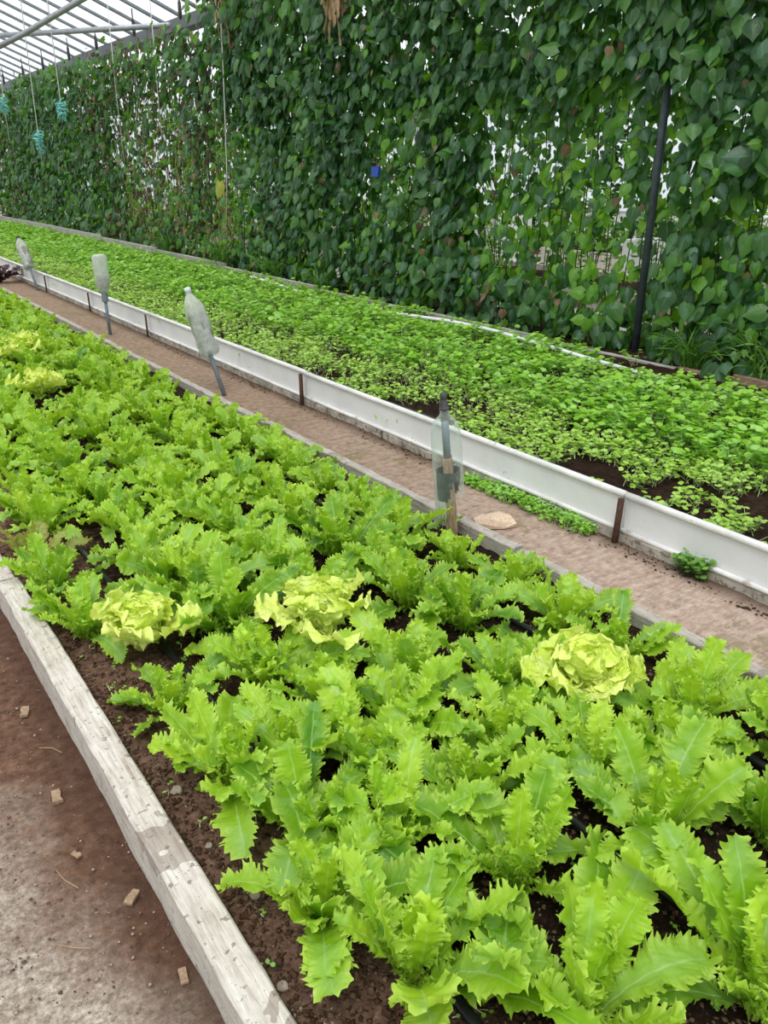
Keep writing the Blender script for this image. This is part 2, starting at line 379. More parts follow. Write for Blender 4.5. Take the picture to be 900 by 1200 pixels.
# ------------------------------------------------------------------ left board and kerb boards
def board(name, x0, x1, y0, y1, z0, z1, mat, label, cat='board', jit=.0015, bev=.004, bend=0., group=None):
    me = boxm(x0, x1, y0, y1, z0, z1, name, mat, ny=max(4, int((y1 - y0) / .06)), jit=jit, bev=bev, bend=bend)
    return tag(place(name, me, ((x0 + x1) / 2, (y0 + y1) / 2, z0)), label, cat, group)
board('edging_board', .268, .330, -.6, 2.36, 0.0, .13, M['white_wood'], 'long whitewashed weathered timber board edging the left side of the endive bed', bend=.006)
board('edging_board', .262, .322, 2.375, 5.4, 0.0, .125, M['white_wood'], 'whitewashed board end jutting in at the left frame edge beyond the long front board')
for (a, b, lab) in ((-.6, 1.62, 'grey weathered kerb board along the sandy path at the right frame edge, nearest piece'),
                    (1.63, 3.35, 'grey kerb board between endives and path, piece passing the clear standing bottle'),
                    (3.36, 5.6, 'grey kerb board behind the tilted cloudy bottle, partly hidden by endives'),
                    (5.61, 9.2, 'grey kerb board farthest along the endive bed, passing the inverted bottle')):
    board('kerb_board', 1.672, 1.712, a, b, .0, .132 + random.uniform(-.004, .004), M['grey_wood'], lab, jit=.0025, bev=.004)

# ------------------------------------------------------------------ white sheet edging of the far bed
joints = [-.5, 1.52, 3.62, 5.93, 7.36, 8.84, 10.6, 12.6, 15.5]
plabs = ['white edging sheet nearest the camera, running out of the right frame edge',
         'white edging sheet behind the clear standing bottle, between two rusty pegs',
         'white edging sheet behind the tilted cloudy bottle on its leaning pipe',
         'white edging sheet between the tilted cloudy bottle and the inverted bottle',
         'white edging sheet directly behind the inverted bottle on grey pipe',
         'white edging sheet just behind the farthest tilted bottle',
         'white edging sheet beside the purple lettuce, far left', 'farthest white edging sheet of the seedling bed']
for i in range(len(joints) - 1):
    y0, y1 = joints[i] + .004, joints[i + 1] - .004
    t = tag(empty('bed_edging', (2.07, (y0 + y1) / 2, Z_PM)), plabs[i], 'edging panel', 'white sheet edging of the seedling bed')
    lo = (2.07, (y0 + y1) / 2, Z_PM); dz = random.uniform(-.004, .004)
    def pp(nm, me): o = link(nm, centred(me, lo), t)
    pp('sheet', boxm(2.066, 2.078, y0, y1, .142, .262 + dz, 'sheet', M['white_sheet'], ny=20, jit=.0008))
    bm = bmesh.new(); tube(bm, [(2.066, y, .266 + dz) for y in np.linspace(y0, y1, 12)], .0125, 10); pp('top_rim', bm_mesh(bm, 'top_rim', M['rim'], True))
    bm = bmesh.new(); tube(bm, [(2.058, y, .140 + random.uniform(-.0015, .0015)) for y in np.linspace(y0, y1, 14)], .0095, 8); pp('bottom_rim', bm_mesh(bm, 'bottom_rim', M['rim'], True))
for i, (a, b) in enumerate(((-.6, 2.9), (2.91, 7.0), (7.01, 15.5))):
    me = boxm(2.052, 2.14, a, b, -.04, .134, 'concrete_footing', M['concrete'], ny=int((b - a) / .05), jit=.004, bev=.006)
    tag(place('concrete_footing', me, (2.1, (a + b) / 2, 0)), ['low dirty concrete strip under the nearest white edging sheets', 'low dirty concrete strip under the white edging behind the tilted bottle', 'low concrete strip under the far white edging'][i], 'kerb')
slab = ['rusty steel peg holding the white edging at the right, nearest one', 'rusty steel peg against the white edging midway between two bottles', 'thin rusty peg against the edging between tilted and inverted bottle',
        'thin rusty peg on the edging just left of the inverted bottle', 'thin dark peg on the edging beside the farthest bottle']
for i, y in enumerate((1.52, 3.62, 5.93, 7.36, 8.84)):
    bm = bmesh.new(); tube(bm, [(0, 0, -.10), (.002, .001, .07), (.0, 0, .165 if i else .158)], .011 if i < 2 else .0075, 8)
    tag(link('edging_peg', bm_mesh(bm, 'edging_peg', M['rust'], True), None, (2.034, y, Z_PM), (random.uniform(-.03, .03), random.uniform(-.02, .02), 0)), slab[i], 'peg')

# hedge planks
segs = [(1.6, 2.42, .21, 'brown'), (2.44, 2.78, .185, 'brown'), (2.80, 3.9, .175, 'plank'), (3.92, 5.3, .19, 'plank'), (5.32, 6.9, .185, 'plank'), (6.92, 9.0, .215, 'plank'),
        (9.02, 11.2, .25, 'plank'), (11.22, 13.6, .27, 'plank'), (13.62, 16.4, .30, 'plank'), (16.42, 19.4, .30, 'plank'), (19.42, 21.6, .29, 'plank')]
pl = ['brown plank at right frame edge holding back the hedge soil', 'short brown plank with a dark bean leaf hanging over it, second at right', 'grey plank behind the cress just right of the dark pole foot',
      'grey plank behind the cress left of the dark pole foot', 'pale grey plank below the densest vines in mid frame', 'pale grey plank ending under the grass tufts at the hedge foot',
      'pale plank below the thin brown vines', 'pale plank stepping down left of the brown vines', 'pale plank in the far left stretch, before two dark joints', 'pale plank near the far end of the hedge', 'farthest pale plank at the very end of the seedling bed']
for (a, b, h, k), lab in zip(segs, pl):
    xo = random.uniform(-.012, .012)
    board('retaining_plank', 4.10 + xo, 4.135 + xo, a, b, 0, h, M['brown_wood' if k == 'brown' else 'plank_wood'], lab, 'plank', .002, .003)
tag(link('hedge_soil', boxm(4.15, 4.85, 1.0, 21.6, .0, .165, 'hedge_soil', M['soil'], ny=120, jit=.012)), 'dark soil at the foot of the climbing vines behind the planks', 'soil', kind='stuff')

# ------------------------------------------------------------------ hoses
def hose(name, pts, r, label, mat='hose', cat='pipe'):
    bm = bmesh.new(); tube(bm, pts, r, 10); p0 = pts[len(pts) // 2]
    return tag(place(name, bm_mesh(bm, name, M[mat], True), p0), label, cat)
def wav(x, y0, y1, z, ax=.008, az=.004, n=60, zf=None):
    return [(x + ax * math.sin(y * 2.1 + x * 9), y, (zf(x, y) if zf else z) + az * math.sin(y * 3.3)) for y in np.linspace(y0, y1, n)]
hose('drip_pipe', wav(.555, -.4, 9.5, Z_SOIL + .018, n=80), .0095, 'black drip pipe under the endives nearest the left board, showing at bottom edge')
hose('drip_pipe', wav(.975, -.4, 9.5, Z_SOIL + .018, n=80), .0095, 'black drip pipe along the middle of the endive bed, showing at lower right')
hose('drip_pipe', wav(1.40, -.4, 9.5, Z_SOIL + .018, n=80), .0095, 'black drip pipe in the endive bed nearest the grey kerb, mostly hidden')
hose('drip_pipe', wav(2.25, .3, 12, Z_FAR + .02), .011, 'black pipe lying just inside the white edging beside the seedlings')
hose('drip_pipe', wav(2.74, .3, 12, Z_FAR + .02), .011, 'black pipe between the pale seedlings and the darker cress')
hose('white_pipe', [(3.69 + random.uniform(-.01, .01), y, Z_FAR + .075 + (.03 * math.sin(y * 1.9))) for y in np.linspace(1.6, 7.5, 24)], .013, 'white plastic pipe threading through the cress in front of the brown plank', 'whitepipe')

# ------------------------------------------------------------------ leaf blades
def endive_blade(L, W, a0, a1, N, Mc, rg):
    """strap leaf: broad rounded tip, smooth middle, finely toothed and crisped rim"""
    t = np.linspace(0, 1, N); s = np.sign(np.linspace(-1, 1, Mc)) * np.abs(np.linspace(-1, 1, Mc)) ** .8
    ang = a0 + (a1 - a0) * t ** rg.uniform(1.3, 2.4)
    h = L / (N - 1)
    X = np.concatenate([[0], np.cumsum(np.cos(ang)[:-1])]) * h; Z = np.concatenate([[0], np.cumsum(np.sin(ang)[:-1])]) * h
    pk = rg.uniform(.62, .76)
    w = np.where(t < pk, .26 + .74 * (np.clip(t / pk, 0, 1)) ** 1.25, np.sqrt(np.clip(1 - ((t - pk) / (1 - pk)) ** 2.4, 0, 1)))
    w = np.maximum(w, .04)
    T, S = np.meshgrid(t, s, indexing='ij'); sa = np.abs(S); W0 = W * w[:, None]
    out = np.zeros_like(T); off = np.zeros_like(T); al = np.zeros_like(T)
    e = sa ** 5
    for sg in (-1, 1):
        m = (S * sg) > 0; ph = rg.random(4) * 6.28
        # shallow irregular lobes
        lob = .08 * np.sin(2 * PI * rg.uniform(3.2, 4.5) * T + ph[0]) + .06 * np.sin(2 * PI * rg.uniform(6, 8) * T + ph[1])
        nt_ = rg.uniform(19, 26); fr = (T * nt_ + ph[2] + .25 * np.sin(T * 23 + ph[3])) % 1.0
        saw = np.where(fr < .68, fr / .68, (1 - fr) / .32)
        th = .0085 * (.6 + .8 * rg.random(N))[:, None] * (saw - .3) * np.clip(T * 5, .15, 1) * (L / .2)
        out = np.where(m, sg * (lob * W0 * sa ** 2 + th * e), out)
        al = np.where(m, .007 * saw * e, al)
        wave = np.sin(2 * PI * rg.uniform(3, 4.6) * T + ph[1]) + .5 * np.sin(2 * PI * rg.uniform(6, 9) * T + ph[3])
        crisp = rg.normal(0, 1, N)[:, None] * .0036
        off = np.where(m, .0065 * wave * sa ** 2.6 * (L / .2) + (crisp + .006 * (saw - .5)) * e, off)
    cup = rg.uniform(.05, .42)
    off = off + cup * W0 * S ** 2 + .0012 * np.sin(T * 40 + S * 5) * (1 - e)
    off = off - .0022 * np.exp(-(S / .09) ** 2)
    tw = rg.normal(0, .45) * t; ct, st = np.cos(tw)[:, None], np.sin(tw)[:, None]
    wid = S * W0 + out; a = wid * ct - off * st; b = wid * st + off * ct
    sway = L * rg.normal(0, .07) * t ** 2
    V = np.stack([X[:, None] - np.sin(ang)[:, None] * b + np.cos(ang)[:, None] * al, sway[:, None] + a, Z[:, None] + np.cos(ang)[:, None] * b + np.sin(ang)[:, None] * al], -1).reshape(-1, 3)
    return V, np.stack([sa, T, np.full_like(T, rg.random())], -1).reshape(-1, 3)

def blade(L, W, a0, a1, N=56, Mc=9, teeth=13, tooth=.16, ruffle=.012, rf=8., cup=.25, petiole=.16, peak=.62, tipr=1.0, curlT=0., seed=0, lobes=.07, power=1.):
    """returns V,D of one leaf rising along +x; a0,a1 = elevation angle at base and tip (rad)"""
    rg = np.random.default_rng(seed)
    t = np.linspace(0, 1, N); s = np.linspace(-1, 1, Mc)
    ang = a0 + (a1 - a0) * t ** 1.5
    dx = np.cos(ang); dz = np.sin(ang); h = L / (N - 1)
    X = np.concatenate([[0], np.cumsum(dx[:-1])]) * h; Z = np.concatenate([[0], np.cumsum(dz[:-1])]) * h
    w = np.where(t < peak, petiole + (1 - petiole) * np.clip((t / peak), 0, 1) ** 1.35 * (2 - np.clip(t / peak, 0, 1)) ** .5, np.sqrt(np.clip(1 - ((t - peak) / (1.0 - peak)) ** 2.2, 0, 1)))
    w = w * (1 + lobes * np.sin(2 * PI * 5.5 * t + rg.random() * 6))
    w = np.maximum(w, .03) * W
    sway = .06 * L * np.sin(t * 2.2 * PI * rg.uniform(.3, .7) + rg.random() * 6) * t
    twist = rg.normal(0, .35) * t
    T, S = np.meshgrid(t, s, indexing='ij'); Wt = w[:, None]
    sa = np.abs(S)
    ph = rg.random(2) * 6.28
    side = np.where(S > 0, ph[0], ph[1])
    # teeth: sharp saw on the rim
    ntee = teeth
    fr = (T * ntee + side + .15 * np.sin(T * 37 + side)) % 1.0
    saw = np.where(fr < .72, fr / .72, (1 - fr) / .28)
    e = sa ** 6
    tt = tooth * W * (saw - .35) * e * np.clip(T * 4, 0, 1) * rg.uniform(.6, 1.35, T.shape)
    wid = S * Wt + np.sign(S) * tt
    env = sa ** 2.2 * np.clip(T * 3, .15, 1)
    off = ruffle * env * (np.sin(2 * PI * rf * T + side * 1.7) + .55 * np.sin(2 * PI * rf * 2.3 * T + side * 3.1)) + tooth * W * .5 * e * (rg.random(T.shape) - .35)
    off = off + cup * Wt * S ** 2 + .0018 * rg.normal(0, 1, T.shape)
    curl = 1 - .12 * e * np.sin(2 * PI * rf * T + side)
    ct, st = np.cos(twist)[:, None], np.sin(twist)[:, None]
    a = wid * curl * ct - off * st; b = wid * curl * st + off * ct
    nx = -np.sin(ang)[:, None]; nzz = np.cos(ang)[:, None]
    along = rg.normal(0, .0012, T.shape) + .35 * tt
    V = np.stack([X[:, None] + nx * b + dx[:, None] * along, sway[:, None] + a, Z[:, None] + nzz * b + dz[:, None] * along], -1).reshape(-1, 3)
    D = np.stack([sa, T, np.full_like(T, rg.random())], -1).reshape(-1, 3)
    return V, D

def rotz(V, a):
    c_, s_ = math.cos(a), math.sin(a); R = np.array([[c_, -s_, 0], [s_, c_, 0], [0, 0, 1]]); return V @ R.T

def endive_mesh(seed, n=15, R=.20, N=56, Mc=9, mat='endive', openness=1.):
    q = Quads(); rg = np.random.default_rng(seed); F = grid_faces(N, Mc)
    for k in range(n):
        f = k / (n - 1)                       # 0 outer .. 1 heart
        L = R * (1.10 - .42 * f) * rg.uniform(.82, 1.2)
        W = .0265 * (R / .2) * (1.12 - .35 * f) * rg.uniform(.8, 1.25)
        a0 = math.radians(36 + 44 * f + rg.normal(0, 8))
        a1 = a0 + math.radians(-62 + 58 * f + rg.normal(0, 20))
        V, D = endive_blade(L, W, a0, a1, N, Mc, rg)
        D[:, 2] = np.clip(.12 + .62 * f + rg.normal(0, .22), 0, 1)
        q.add(rotz(V + [.010 * (1 - f), 0, .0], k * 2.39996 + rg.normal(0, .3)), F, D)
    F2 = grid_faces(N // 2, 7)
    for k in range(6):                        # curly young leaves in the heart
        V, D = endive_blade(R * rg.uniform(.25, .42), .013, math.radians(rg.uniform(50, 75)), math.radians(rg.uniform(40, 100)), N // 2, 7, rg)
        q.add(rotz(V, rg.random() * 6.28), F2, D)
    return q.mesh('endive', M[mat])

def blond_mesh(seed, n=11, R=.175):
    q = Quads(); rg = np.random.default_rng(seed); N, Mc = 60, 21; F = grid_faces(N, Mc)
    for k in range(n):
        f = k / (n - 1)
        V, D = blade(R * (1.1 - .25 * f) * rg.uniform(.9, 1.15), R * .42 * (1 - .25 * f), math.radians(46 + 36 * f + rg.normal(0, 6)), math.radians(8 + 62 * f + rg.normal(0, 16)), N, Mc,
                     teeth=15, tooth=.10, ruffle=.016, rf=rg.uniform(3.4, 5.0), cup=rg.uniform(.1, .4), petiole=.22, peak=.68, seed=int(rg.integers(1e9)), lobes=.12)
        V = V + .0022 * np.stack([np.sin(V[:, 1] * 160 + V[:, 2] * 90), np.sin(V[:, 2] * 170 + V[:, 0] * 90), np.sin(V[:, 1] * 140 + V[:, 0] * 120)], 1) + .0012 * np.stack([np.sin(V[:, 2] * 330 + 2), np.sin(V[:, 0] * 310), np.sin(V[:, 1] * 350)], 1)
        q.add(rotz(V, k * 2.39996 + rg.normal(0, .15)), F, D)
    return q.mesh('blond_lettuce', M['blond'])

near_var = [endive_mesh(100 + i, n=16 + i % 4, R=.215 + .010 * (i % 3), N=100, Mc=11) for i in range(9)]
mid_var = [endive_mesh(300 + i, n=16, R=.185 + .008 * (i % 3), N=64, Mc=7) for i in range(8)]

placed = []
def lettuce(x, y, mesh, label, sc=1., rot=None, name='endive', group=None, tilt=(0, 0), cat='lettuce'):
    if rot is None: rot = random.random() * 6.28
    if x < .62 and y < 3:             # plants of the edge row lean away from the board
        c = np.empty(len(mesh.vertices) * 3, np.float32); mesh.vertices.foreach_get('co', c); c = c.reshape(-1, 3)
        rot = max((k * .26 for k in range(24)), key=lambda r: float(np.min(c[:, 0] * math.cos(r) - c[:, 1] * math.sin(r))))
        tilt = (tilt[0], .06)
    o = link(name, mesh, None, (x, y, soil_h(x, y) - .008), (tilt[0], tilt[1], rot), sc)
    placed.append((x, y)); return tag(o, label, cat, group)

near = [
 (.53, .67, 1.15, 'large green endive just above the bottom edge, left of centre, near the black pipe end'),
 (.47, .84, .98, 'green endive beside the left board, lowest one along it'),
 (.54, 1.02, .98, 'green endive just above the lowest endive of the left board row'),
 (.49, 1.22, .96, 'spreading green endive left of centre on bare soil, third up along the board'),
 (.475, 1.53, .72, 'small flat green endive below the left blond lettuce, on bare reddish soil'),
 (.41, 1.98, .80, 'low green endive directly left of the left blond lettuce'),
 (.71, 1.50, .95, 'green endive standing between the two front blond lettuces'),
 (.77, 1.33, .92, 'green endive in front of the middle blond lettuce'),
 (.72, 1.08, .98, 'green endive on bare soil two plants below the middle blond lettuce'),
 (1.06, .62, 1.12, 'wide open green endive at lower right, leaves arching over the black pipe'),
 (.78, .70, 1.05, 'green endive left of the visible black pipe near the bottom'),
 (.70, .47, 1.08, 'green endive cut by the bottom edge, right of the large centre one'),
 (1.42, .80, .95, 'green endive at right beside the kerb, just right of the right blond lettuce'),
 (1.02, .98, .92, 'green endive below and left of the right blond lettuce'),
 (.88, 1.16, .92, 'green endive with pale upright leaves, midway between middle and right blond lettuces'),
 (1.49, .60, .98, 'green endive at right frame edge nearest the kerb'),
 (.84, .90, .95, 'green endive above the visible stretch of black pipe, at centre right'),
 (.93, .34, 1.10, 'green endive in the bottom right corner, beyond the black pipe'),
 (1.24, .50, 1.02, 'green endive on the right frame edge below the wide open one'),
 (1.27, .74, .95, 'green endive right below the right blond lettuce'),
 (1.50, 1.71, .70, 'small green endive at the foot of the wooden stake with the clear bottle'),
 (1.54, 1.50, .68, 'small green endive by the kerb, opposite the pale wood chunk on the path'),
 (1.10, .80, .92, 'green endive just above the wide open lower right one'),
 (1.16, 1.13, .85, 'green endive tucked left behind the right blond lettuce'),
 (.66, .88, .92, 'green endive between the lowest board row and the pipe'),
 (.62, 1.20, .88, 'green endive in the second row, left below the middle blond lettuce'),
 (1.0, 1.30, .88, 'green endive right below the middle blond lettuce'),
]
for i, (x, y, s_, lab) in enumerate(near):
    lettuce(x, y, near_var[(i * 4) % 9], lab, s_, tilt=(random.uniform(-.08, .08), random.uniform(-.08, .08)))
o = lettuce(.41, 2.26, near_var[3], 'green endive at the left board corner, second from the brown-tinged one', .9)
tint = endive_mesh(777, n=13, R=.17, N=56, Mc=9, mat='endive_tint')
lettuce(.40, 2.50, tint, 'brown-tinged olive endive at the left frame edge beside the board', 1.)
bl = [(.50, 1.79, .88, 'blond yellow-green frilled lettuce near the left board, left of the two middle ones', 41),
      (.90, 1.56, 1.02, 'blond yellow-green frilled lettuce in the middle of the bed', 42),
      (1.27, .98, .95, 'blond yellow-green frilled lettuce at the right, nearest the kerb board', 43),
      (1.03, 5.4, 1.1, 'blond lettuce far back at the left frame edge, the farther of two', 44),
      (.90, 4.45, .95, 'blond lettuce far back at the left, nearer of the two distant ones', 45)]
for x, y, s_, lab, sd in bl:
    o = lettuce(x, y, blond_mesh(sd), lab, s_, name='blond_lettuce'); o.location.z += .035 if y < 3 else .05
# purple lettuce at the far end
pm = endive_mesh(55, n=18, R=.22, N=36, Mc=7, mat='purple')
o = link('purple_lettuce', pm, None, (1.80, 9.95, .10), (0, 0, 1), 1.35); tag(o, 'dark purple leafy lettuce clump at the left frame edge behind the farthest bottle', 'lettuce')

rows = [(.49, 'row beside the left board'), (.73, 'second row from the left board'), (.99, 'middle row of the bed'), (1.25, 'fourth row from the left board'), (1.475, 'row beside the grey kerb')]
ordn = ['front', 'middle', 'rear']
count = 0
for ri, (rx, rn) in enumerate(rows):
    y = -.25 + random.uniform(0, .1)
    while y < 9.6:
        yy = y; y += (.20 if yy < 1.4 else .172) + random.uniform(-.02, .02) + max(0, (yy - 5) * .010)
        x = rx + random.uniform(-.035, .035)
        if yy < 2.4 and ri == 0: continue
        if yy < .3 and rx < .9: continue
        if any((x - a) ** 2 + (yy - b) ** 2 < (.185 if yy < 1.6 else .155) ** 2 for a, b in placed): continue
        if (x - 1.60) ** 2 + (yy - 1.82) ** 2 < .19 ** 2 or (x - 1.5) ** 2 + (yy - 1.63) ** 2 < .10 ** 2: continue
        if yy < 1.5: zone = 'near the bottom'
        elif yy < 3: zone = 'level with the clear bottle'
        elif yy < 5: zone = 'level with the tilted bottle'
        else: zone = 'far part'
        lettuce(x, yy, (near_var if yy < 2 else mid_var)[random.randrange(8)], f'frilly green endive, {rn}, {zone}', random.uniform(.86, 1.08) * (1.0 if yy < 1.8 else 1.08) * (.86 if ri == 4 else 1),
                group=f'endives: {rn}, {zone}', tilt=(random.uniform(-.12, .12), random.uniform(-.12, .12)))
        count += 1
print('grid endives', count)

# ------------------------------------------------------------------ bottles
def lathe(prof, seg=28, dent=None, seed=0, petal=0):
    rg = random.Random(seed); V = []; n = len(prof)
    for i, (r, z) in enumerate(prof):
        for k in range(seg):
            a = 2 * PI * k / seg; rr = r
            if dent: rr *= 1 + dent * mn.noise(Vector((math.cos(a) * 1.5 + seed, math.sin(a) * 1.5, z * 14)))
            V.append((rr * math.cos(a), rr * math.sin(a), z))
    F = [(i * seg + k, i * seg + (k + 1) % seg, (i + 1) * seg + (k + 1) % seg, (i + 1) * seg + k) for i in range(n - 1) for k in range(seg)]
    return V, F
def lathe_obj(name, prof, mat, parent, seg=28, dent=None, seed=0, edit=None, loc=(0, 0, 0)):
    V, F = lathe(prof, seg, dent, seed)
    if edit: V, F = edit(V, F)
    return link(name, new_mesh(name, np.array(V), np.array(F), mat), parent, loc)

# 1. clear bottle over a wooden stake, standing beside the kerb
B = tag(empty('bottle_covered_stake', (1.632, 1.885, .075), Vector((-.075, .055, 1)).to_track_quat('Z', 'Y').to_euler()), 'wooden stake by the kerb board capped by the clear upright plastic bottle', 'stake')
bm = bmesh.new()
prof = [(-.034, -.014), (.030, -.018), (.036, .012), (-.026, .018)]
rings = []
for i, z in enumerate(np.linspace(-.05, .305, 14)):
    k = 1.2 - .25 * i / 13
    if z < .03: k *= .86
    rings.append([bm.verts.new((px * k + random.uniform(-.002, .002), py * k + random.uniform(-.002, .002), z)) for px, py in prof])
for a, b in zip(rings, rings[1:]):
    for k in range(4): bm.faces.new((a[k], a[(k + 1) % 4], b[(k + 1) % 4], b[k]))
bm.faces.new(rings[0][::-1]); bm.faces.new(rings[-1])
link('wooden_post', bm_mesh(bm, 'wooden_post', M['stake_wood']), B)
bm = bmesh.new(); tube(bm, [(.002, 0, .27), (.0, 0, .43)], .0125, 12); link('riser_tube', bm_mesh(bm, 'riser_tube', M['greypipe'], True), B)
def cut_wrap(V, F): 
    return V, [f for f in F if not (V[f[0]][2] < .225 and math.sin(math.atan2(V[f[0]][1], V[f[0]][0]) * 1 + .6) > .2 + (V[f[0]][2] - .15) * 8)]
lathe_obj('rubber_wrap', [(.0405, z) for z in np.linspace(.16, .262, 10)], M['rubber'], B, 28, .08, 3, cut_wrap)
BT = tag(empty('plastic_bottle', (1.632, 1.885, .075), Vector((-.075, .055, 1)).to_track_quat('Z', 'Y').to_euler()), 'clear plastic bottle with torn bottom and dark cap, standing over the wooden stake', 'bottle')
pb = [(.046, .14), (.0455, .155), (.0455, .20), (.045, .27), (.044, .275), (.045, .285), (.045, .36), (.0445, .385), (.042, .405), (.036, .425), (.026, .440), (.016, .450), (.0135, .458), (.0135, .478)]
def torn(V, F):
    V = list(V); 
    for i, v in enumerate(V[:28]):
        a = 2 * PI * i / 28; V[i] = (v[0] * 1.03, v[1] * 1.03, v[2] + .035 * math.sin(a * 1 + .5) + random.uniform(-.014, .014))
    for i in range(28, 56): V[i] = (V[i][0], V[i][1], max(V[i][2], V[i - 28][2] + .01))
    return V, F
lathe_obj('bottle_body', [(r * 1.12, z) for r, z in pb], M['pet'], BT, 28, .03, 1, torn)
lathe_obj('cap', [(.0, .470), (.0165, .470), (.0168, .474), (.0145, .476), (.0140, .492), (.011, .497), (.010, .505), (.012, .510), (.0115, .520), (.006, .526), (0, .526)], M['cap'], BT, 16, .12, 5)
bm = bmesh.new()
for k in range(7):
    a = -2.2 + k * .28; 
    tube(bm, [(.043 * math.cos(a), .043 * math.sin(a), .16), (.040 * math.cos(a + .05), .040 * math.sin(a), .11 - random.random() * .03), (.046 * math.cos(a + .1), .046 * math.sin(a), .075 - random.random() * .02)], [.004, .003, .0012], 5)
link('torn_label', bm_mesh(bm, 'torn_label', M['pet_cloudy'], True), BT)

# 2-4 bottles on grey pipes
def piped_bottle(base, tip, rot, scale, label_b, label_p, inverted, cap, seed, bottom_t, flatness=1., body='pet_cloudy'):
    """pipe from base to tip; bottle pushed over the tip. bottom_t: distance of bottle's lower end below the tip"""
    b = Vector(base); t = Vector(tip); d = (t - b).normalized()
    bm = bmesh.new(); tube(bm, [b - d * .004, b + (t - b) * .5, t - d * (.04 if cap else 0)], .0125, 10)
    tag(place('riser_pipe', bm_mesh(bm, 'riser_pipe', M['greypipe'], True), base), label_p, 'pipe')
    q = d.to_track_quat('Z', 'Y').to_euler()
    E = tag(empty('plastic_bottle', t - d * bottom_t, q), label_b, 'bottle')
    H = scale
    if not inverted:
        pr = [(.030, -.005), (.041, .0), (.044, .012), (.044, .07), (.0425, .074), (.044, .08), (.0445, .13), (.043, .136), (.0445, .142), (.0445, .20), (.042, .225), (.034, .25), (.022, .27), (.0135, .282), (.0135, .298)]
        pc = [(0, .29), (.0155, .29), (.016, .305), (.014, .312), (0, .312)]
        dirt = [(.038, .015), (.041, .03), (.0415, .18), (.037, .19), (.01, .192)]
    else:
        pr = [(.0135, -.03), (.0135, .0), (.02, .008), (.034, .03), (.041, .055), (.042, .10), (.0405, .104), (.042, .11), (.042, .19), (.040, .205), (.036, .215), (.024, .222), (.018, .214), (0, .21)]
        pc = [(.017, -.045), (.0185, -.04), (.018, .008), (.016, .014)]
        dirt = [(.025, .03), (.037, .055), (.038, .09), (.01, .10)]
    pr = [(r * H * flatness, z * H) for r, z in pr]; pc = [(r * H, z * H) for r, z in pc]; dirt = [(r * H * flatness, z * H) for r, z in dirt]
    # resample body for dents
    fine = []
    for (r0, z0), (r1, z1) in zip(pr, pr[1:]):
        k = max(1, int(abs(z1 - z0) / .012))
        fine += [(r0 + (r1 - r0) * i / k, z0 + (z1 - z0) * i / k) for i in range(k)]
    fine.append(pr[-1])
    lathe_obj('bottle_body', fine, M[body], E, 26, .22 if not inverted else .14, seed)
    lathe_obj('cap', pc, M[cap], E, 16)
    lathe_obj('silt', dirt, M['pet_dirty'], E, 20, .25, seed + 3)
    return E
piped_bottle((1.775, 4.03, .108), (1.735, 4.21, .50), 0, 1.22, 'cloudy dented plastic bottle with white cap, tilted left on a grey pipe', 'leaning grey pipe carrying the tilted cloudy bottle', False, 'whitecap', 3, .205, body='pet_cloudy')
piped_bottle((1.83, 6.17, .108), (1.835, 6.20, .42), 0, 1.28, 'cloudy plastic bottle turned neck down on a grey pipe, third bottle from the right', 'upright grey pipe under the neck-down bottle', True, 'greypipe', 8, .02)
piped_bottle((2.0, 9.05, .108), (1.985, 9.36, .48), 0, 1.25, 'murky plastic bottle with dark cap leaning left, farthest of the four', 'short grey pipe under the farthest leaning bottle', False, 'cap', 14, .22)

# wood chunk on the path and debris
bm = bmesh.new()
pts = [(-.075, -.03), (-.05, -.048), (.03, -.05), (.085, -.028), (.078, .012), (.03, .045), (-.04, .05), (-.085, .015)]
lo = [bm.verts.new((x, y, 0)) for x, y in pts]; mi = [bm.verts.new((x * 1.03, y * 1.03, .012 + .008 * math.sin(i * 2.2))) for i, (x, y) in enumerate(pts)]
hi = [bm.verts.new((x * .86, y * .8, .026 + .010 * math.sin(i * 1.7))) for i, (x, y) in enumerate(pts)]
for a, b in ((lo, mi), (mi, hi)):
    for k in range(8): bm.faces.new((a[k], a[(k + 1) % 8], b[(k + 1) % 8], b[k]))
bm.faces.new(lo[::-1]); c_ = bm.verts.new((.01, 0, .036))
for k in range(8): bm.faces.new((hi[k], hi[(k + 1) % 8], c_))
tag(link('wood_chunk', bm_mesh(bm, 'wood_chunk', M['chip_wood']), None, (1.80, 1.86, Z_PM + .004), (0.05, .05, -.5), (.85, .85, 1.0)), 'flat pale split piece of wood lying on the sandy path beside the kerb', 'wood')

chips = [(.19, 1.46, .02, 'brown wood chip lying alone on the path beside the middle of the left board'), (.205, 1.80, .018, 'dark brown bark chip against the left board, upper left'),
         (.235, 1.12, .016, 'small pale wood chip on the dark earth near the long board'), (.10, 1.70, .012, 'tiny wood chip on the brown path at the left frame edge'),
         (.25, .92, .014, 'wood chip tucked against the foot of the left board'), (.02, 1.22, .011, 'small chip on the pale patch of path'),
         (.18, 1.28, .010, 'tiny brown chip below the lone wood chip'), (.24, .60, .012, 'chip on the path at the foot of the board near the bottom')]
for x, y, s_, lab in chips:
    bm = bmesh.new(); rough_box(bm, -s_ * .5, s_ * .5, -s_, s_, 0, s_ * .35, ny=3, jit=s_ * .12)
    tag(link('wood_chip', bm_mesh(bm, 'wood_chip', M['stake_wood']), None, (x, y, Z_PL + .004), (0, 0, random.random() * 3)), lab, 'wood chip')
